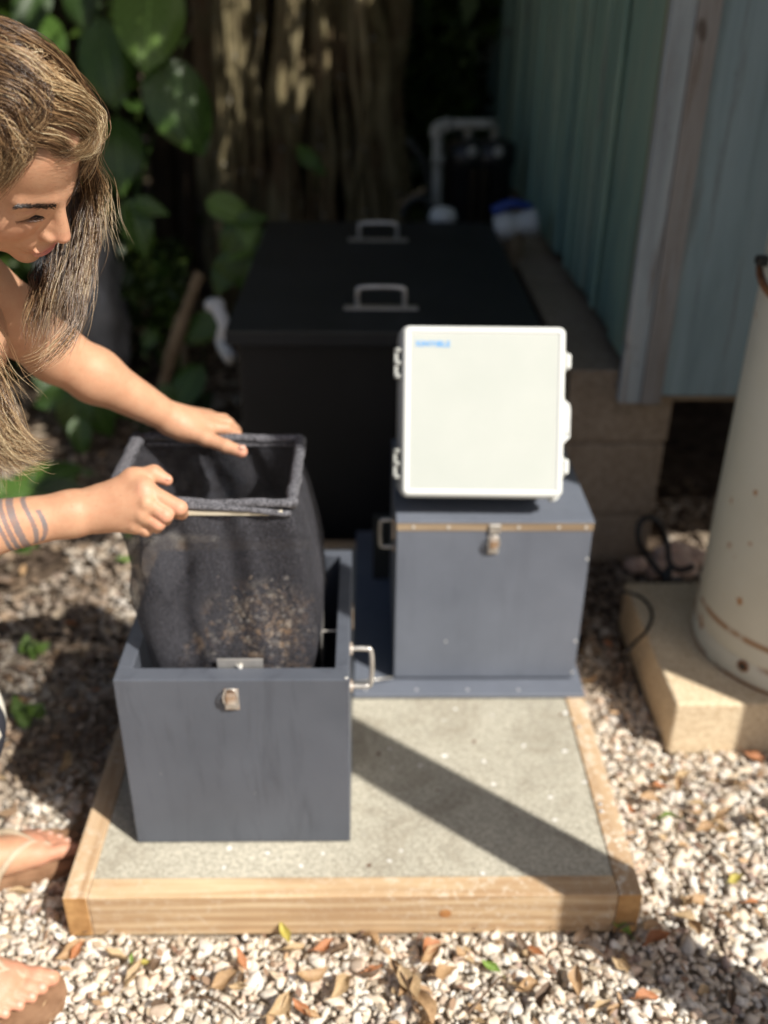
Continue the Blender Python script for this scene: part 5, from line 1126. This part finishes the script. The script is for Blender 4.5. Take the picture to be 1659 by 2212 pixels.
# covering layer: follows the skull from the parting to both sides
def cover(side, n, N_=strand_n):
    for i in range(n):
        a = rng.uniform(0, 1); f0 = .072 - .16 * a; p = surf(np.array([.010 + rng.normal(0, .003), f0, .5 - HCc[2]]) if False else np.array([.010 + rng.normal(0, .003), f0, HCc[2] + .2])); p = surf(p, .985)
        L = rng.uniform(.15, .24); st = L / (N_ - 1); pts = [p]; clump = math.floor(a * 15 + rng.normal(0, .2)) * 1.7; d = None; lift = 1.0 + .05 * rng.random()
        for k in range(N_ - 1):
            q = pts[-1]; nrm = (q - HCc) / HRr ** 2; nrm /= np.linalg.norm(nrm); w = .9 * math.sin(k * .55 + clump * 2.1) + .22 * math.sin(k * 1.3 + i)
            g = np.array([side * 1.0, (.55 if side < 0 else -.25) * (1 if a > .2 else .0) + w * .55, -.35]); g = g - nrm * (g @ nrm); g /= np.linalg.norm(g); d = g if d is None else (d * .5 + g * .5); d /= np.linalg.norm(d)
            pts.append(surf(q + d * st, .99 + (lift - 1) + .028 * math.sin(k * .55 + clump * 2.1)))
            if pts[-1][2] < -.02 and k > 3: break
        pts = np.array(pts); m_ = len(pts); pts = np.stack([np.interp(np.linspace(0, m_ - 1, N_), np.arange(m_), pts[:, j]) for j in range(3)], 1)
        strand(v3a(HO) + pts @ HB, hcol(.30 + .25 * rng.random() + (.25 if (clump * 7) % 3 < .9 else 0), .5), .00036)
cover(-1, 3200); cover(1, 1800)
def bundle(guides, n, r0, r1, bl, rad_=.00033, N_=strand_n, wave=.0, root=.35, short=.62, dens=1.0):
    n = int(n * 1.45 * dens)
    G = np.array([v3a(g_) for g_ in smoothpath([Vector(g_) for g_ in guides], 8)])
    for i in range(n):
        o = rng.normal(0, 1, 3) * .5; o2 = rng.normal(0, 1, 3) * .5; cl = rng.integers(0, max(2, n // 22)); rc = np.random.default_rng(int(cl) + n); oc = rc.normal(0, 1, 3) * .6; ph = rc.uniform(0, 6.28) + rng.normal(0, .35); end = rng.uniform(short, 1.0) * (len(G) - 1); ii = np.linspace(0, end, N_); P = np.stack([np.interp(ii, np.arange(len(G)), G[:, k]) for k in range(3)], 1); t = np.linspace(0, 1, N_)[:, None]
        P = P + (o * .95 + oc * .45) * (r0 * (1 - t) + r1 * t) + o2 * r1 * .35 * t ** 2 + (.003 + wave) * np.sin(t * 10 + ph) * np.minimum(1, t * 3) * np.array([1, .4, .2]); strand(P, hcol(bl + .35 * rc.random(), root), rad_)
pq = lambda x, y, d: at(x, y, 'd', d)
oh = on_head
# waves combed over the top and forward, curling back above the forehead
for gd, n, bl, r0, r1 in (
    ([oh(-60, 45), oh(10, 62, 1.03), oh(80, 100, 1.05), oh(135, 150, 1.06), oh(180, 215, 1.07), oh(212, 275, 1.08), oh(208, 340, 1.08), oh(196, 400, 1.04)], 420, .25, .006, .008),
    ([oh(-60, 90), oh(10, 110, 1.04), oh(70, 140, 1.06), oh(120, 190, 1.06), oh(165, 215, 1.10), oh(205, 250, 1.14), oh(208, 295, 1.14), oh(180, 325, 1.08), oh(145, 330, 1.03)], 420, .62, .006, .008),
    ([oh(-60, 150), oh(0, 165, 1.05), oh(50, 190, 1.05), oh(95, 235, 1.06), oh(145, 250, 1.10), oh(185, 285, 1.10), oh(165, 325, 1.05), oh(120, 328, 1.02)], 360, .30, .007, .007),
    ([oh(-60, 200), oh(-10, 210, 1.06), oh(35, 235, 1.04), oh(70, 285, 1.04), oh(110, 300, 1.06), oh(140, 325, 1.04), oh(110, 336, 1.02)], 300, .25, .007, .007),
    ([oh(60, 175, 1.02), oh(110, 190, 1.08), oh(160, 205, 1.12), oh(205, 245, 1.16), oh(214, 285, 1.16), oh(196, 318, 1.10), oh(160, 335, 1.04)], 260, .8, .006, .006),
    ([oh(-70, 250), oh(-20, 260, 1.05), oh(15, 280, 1.05), oh(30, 320, 1.04), oh(10, 365, 1.05), oh(-20, 400, 1.05)], 300, .42, .008, .010),
    ([oh(-70, 290), oh(-30, 300, 1.05), oh(10, 305, 1.05), oh(50, 318, 1.03), oh(25, 350, 1.04), oh(-5, 390, 1.05), oh(-40, 430, 1.05)], 220, .35, .006, .010),
    ([oh(-60, 120), oh(0, 135, 1.03), oh(50, 165, 1.04), oh(85, 210, 1.05), oh(80, 255, 1.05), oh(50, 290, 1.04), oh(20, 330, 1.04)], 260, .28, .008, .009)):
    bundle(gd, n, r0, r1, bl, wave=.0012, root=.6, short=.8)
# far side, hanging behind the face
bundle([oh(185, 330, 1.03), pq(196, 420, 1.185), pq(186, 540, 1.19), pq(165, 660, 1.18), pq(120, 765, 1.17)], 230, .008, .018, .42, dens=.62)
bundle([pq(160, 400, 1.19), pq(158, 520, 1.20), pq(135, 640, 1.19), pq(110, 770, 1.17)], 210, .016, .020, .34, dens=.62)
bundle([pq(135, 500, 1.205), pq(115, 590, 1.20), pq(100, 670, 1.18), pq(90, 750, 1.17)], 170, .014, .018, .28, dens=.62)
bundle([pq(85, 585, 1.21), pq(80, 620, 1.20), pq(72, 690, 1.18), pq(62, 745, 1.17)], 120, .010, .014, .25, dens=.62)
bundle([oh(200, 320, 1.05), pq(216, 400, 1.17), pq(232, 480, 1.18), pq(238, 560, 1.18)], 34, .008, .020, .75, .00028, dens=.62)
bundle([oh(200, 330, 1.05), pq(206, 420, 1.17), pq(205, 520, 1.18), pq(185, 600, 1.18)], 60, .008, .022, .45, .00032, dens=.62)
bundle([pq(165, 640, 1.17), pq(150, 720, 1.16), pq(95, 775, 1.14), pq(40, 800, 1.13)], 50, .014, .016, .5, .00035, dens=.62)
# near side, falling past the left edge with a flick
bundle([pq(-125, 500, 1.03), pq(-95, 700, 1.02), pq(-50, 830, 1.01), pq(0, 940, 1.0), pq(48, 985, 1.0), pq(85, 982, 1.0)], 420, .020, .016, .55)
bundle([pq(-120, 560, 1.03), pq(-80, 740, 1.02), pq(-35, 860, 1.01), pq(5, 950, 1.01), pq(20, 1030, 1.01)], 420, .022, .018, .42)
bundle([pq(-80, 650, 1.05), pq(-40, 760, 1.04), pq(5, 830, 1.03), pq(30, 880, 1.03)], 46, .016, .018, .2, .00032)
# flyaways over the crown and down the far side
for (a, b_, c, d) in [((rng.uniform(-20, 200), rng.uniform(50, 260)), None, None, None) for _ in range(150)]:
    x, y = a; y = max(y, 50 + x * .9); L = rng.uniform(15, 55); an = rng.uniform(-2.2, .9); pts = [oh(x + L * t * math.cos(an) + 10 * math.sin(t * 3), y + L * t * math.sin(an) * .8 + 14 * t * t, 1.05 + .12 * math.sin(t * 2.2)) for t in np.linspace(0, 1, 6)]
    P = np.array(pts); P = np.stack([np.interp(np.linspace(0, 5, strand_n), np.arange(6), P[:, j]) for j in range(3)], 1); P[1:-1] = (P[:-2] + P[1:-1] * 2 + P[2:]) / 4; strand(P, hcol(.75, .9), .00026)
A_ = np.array(hairV); ns, n_, _, _ = A_.shape; V = A_.reshape(-1, 3); base = np.arange(ns)[:, None, None, None] * n_ * 3; i_ = np.arange(n_ - 1)[None, :, None, None] * 3; k_ = np.arange(3)[None, None, :, None]; k2 = (k_ + 1) % 3
F = np.concatenate([base + i_ + k_, base + i_ + k2, base + i_ + 3 + k2, base + i_ + 3 + k_], -1).reshape(-1, 4)
m, nt, b = nmat('hair', .27, .52); a = N(nt, 'ShaderNodeAttribute'); a.attribute_name = 'col'; setc(nt, b, a.outputs['Color']); b.inputs['Coat Weight'].default_value = .12; b.inputs['Coat Roughness'].default_value = .25
t = N(nt, 'ShaderNodeBsdfTranslucent'); setc(nt, t, a.outputs['Color'], 'Color'); mx = N(nt, 'ShaderNodeMixShader'); mx.inputs[0].default_value = .18; nt.links.new(b.outputs[0], mx.inputs[1]); nt.links.new(t.outputs[0], mx.inputs[2]); nt.links.new(mx.outputs[0], nt.nodes['Material Output'].inputs[0])
hair = link('hair', rawmesh('hair', V, F, np.concatenate(hairC)), m, person); hair['kind'] = 'stuff'
# brow and lashes
hairV, hairC = [], []
for s in (1, -1):
    for i in range(330):
        t = rng.uniform(0, 1); c0 = np.array([s * (.013 + .038 * t), 0, .0140 + .0060 * math.sin(t * 2.4) + rng.normal(0, .0024) * (1 - .5 * t)]); yy = .0965 - .0225 * t ** 1.5 + .002
        d = np.array([s * (.5 + .5 * t), -.25 * t, .45 - .7 * t]); P = [np.array([c0[0], yy, c0[2]]) + d * .0070 * k / 6 for k in range(7)]
        strand(v3a(HO) + np.array(P) @ HB, np.array((.045, .028, .02)), .00032)
    for i in range(30):
        t = i / 29; b0 = np.array([s * (.0195 + .025 * t), .0855 - .0125 * t ** 1.6, -.0062 + .001 * t]); d = np.array([s * (-.15 + .7 * t), .75, -.45]); P = []
        for k in range(7): q = k / 6; P.append(b0 + d * .0125 * q + np.array([0, 0, .0035]) * q * q)
        strand(v3a(HO) + np.array(P) @ HB, np.array((.012, .008, .006)), .00045)
    P = [np.array([s * (.0175 + .029 * k / 6), .0863 - .0135 * (k / 6) ** 1.6, -.0058 + .001 * k / 6]) for k in range(7)]
    strand(v3a(HO) + np.array(P) @ HB, np.array((.02, .012, .01)), .0008)
A_ = np.array(hairV); ns, n_, _, _ = A_.shape; V = A_.reshape(-1, 3); base = np.arange(ns)[:, None, None, None] * n_ * 3; i_ = np.arange(n_ - 1)[None, :, None, None] * 3
F = np.concatenate([base + i_ + k_, base + i_ + k2, base + i_ + 3 + k2, base + i_ + 3 + k_], -1).reshape(-1, 4)
link('eyebrows_and_lashes', rawmesh('brows', V, F, np.concatenate(hairC)), m, person)['kind'] = 'stuff'
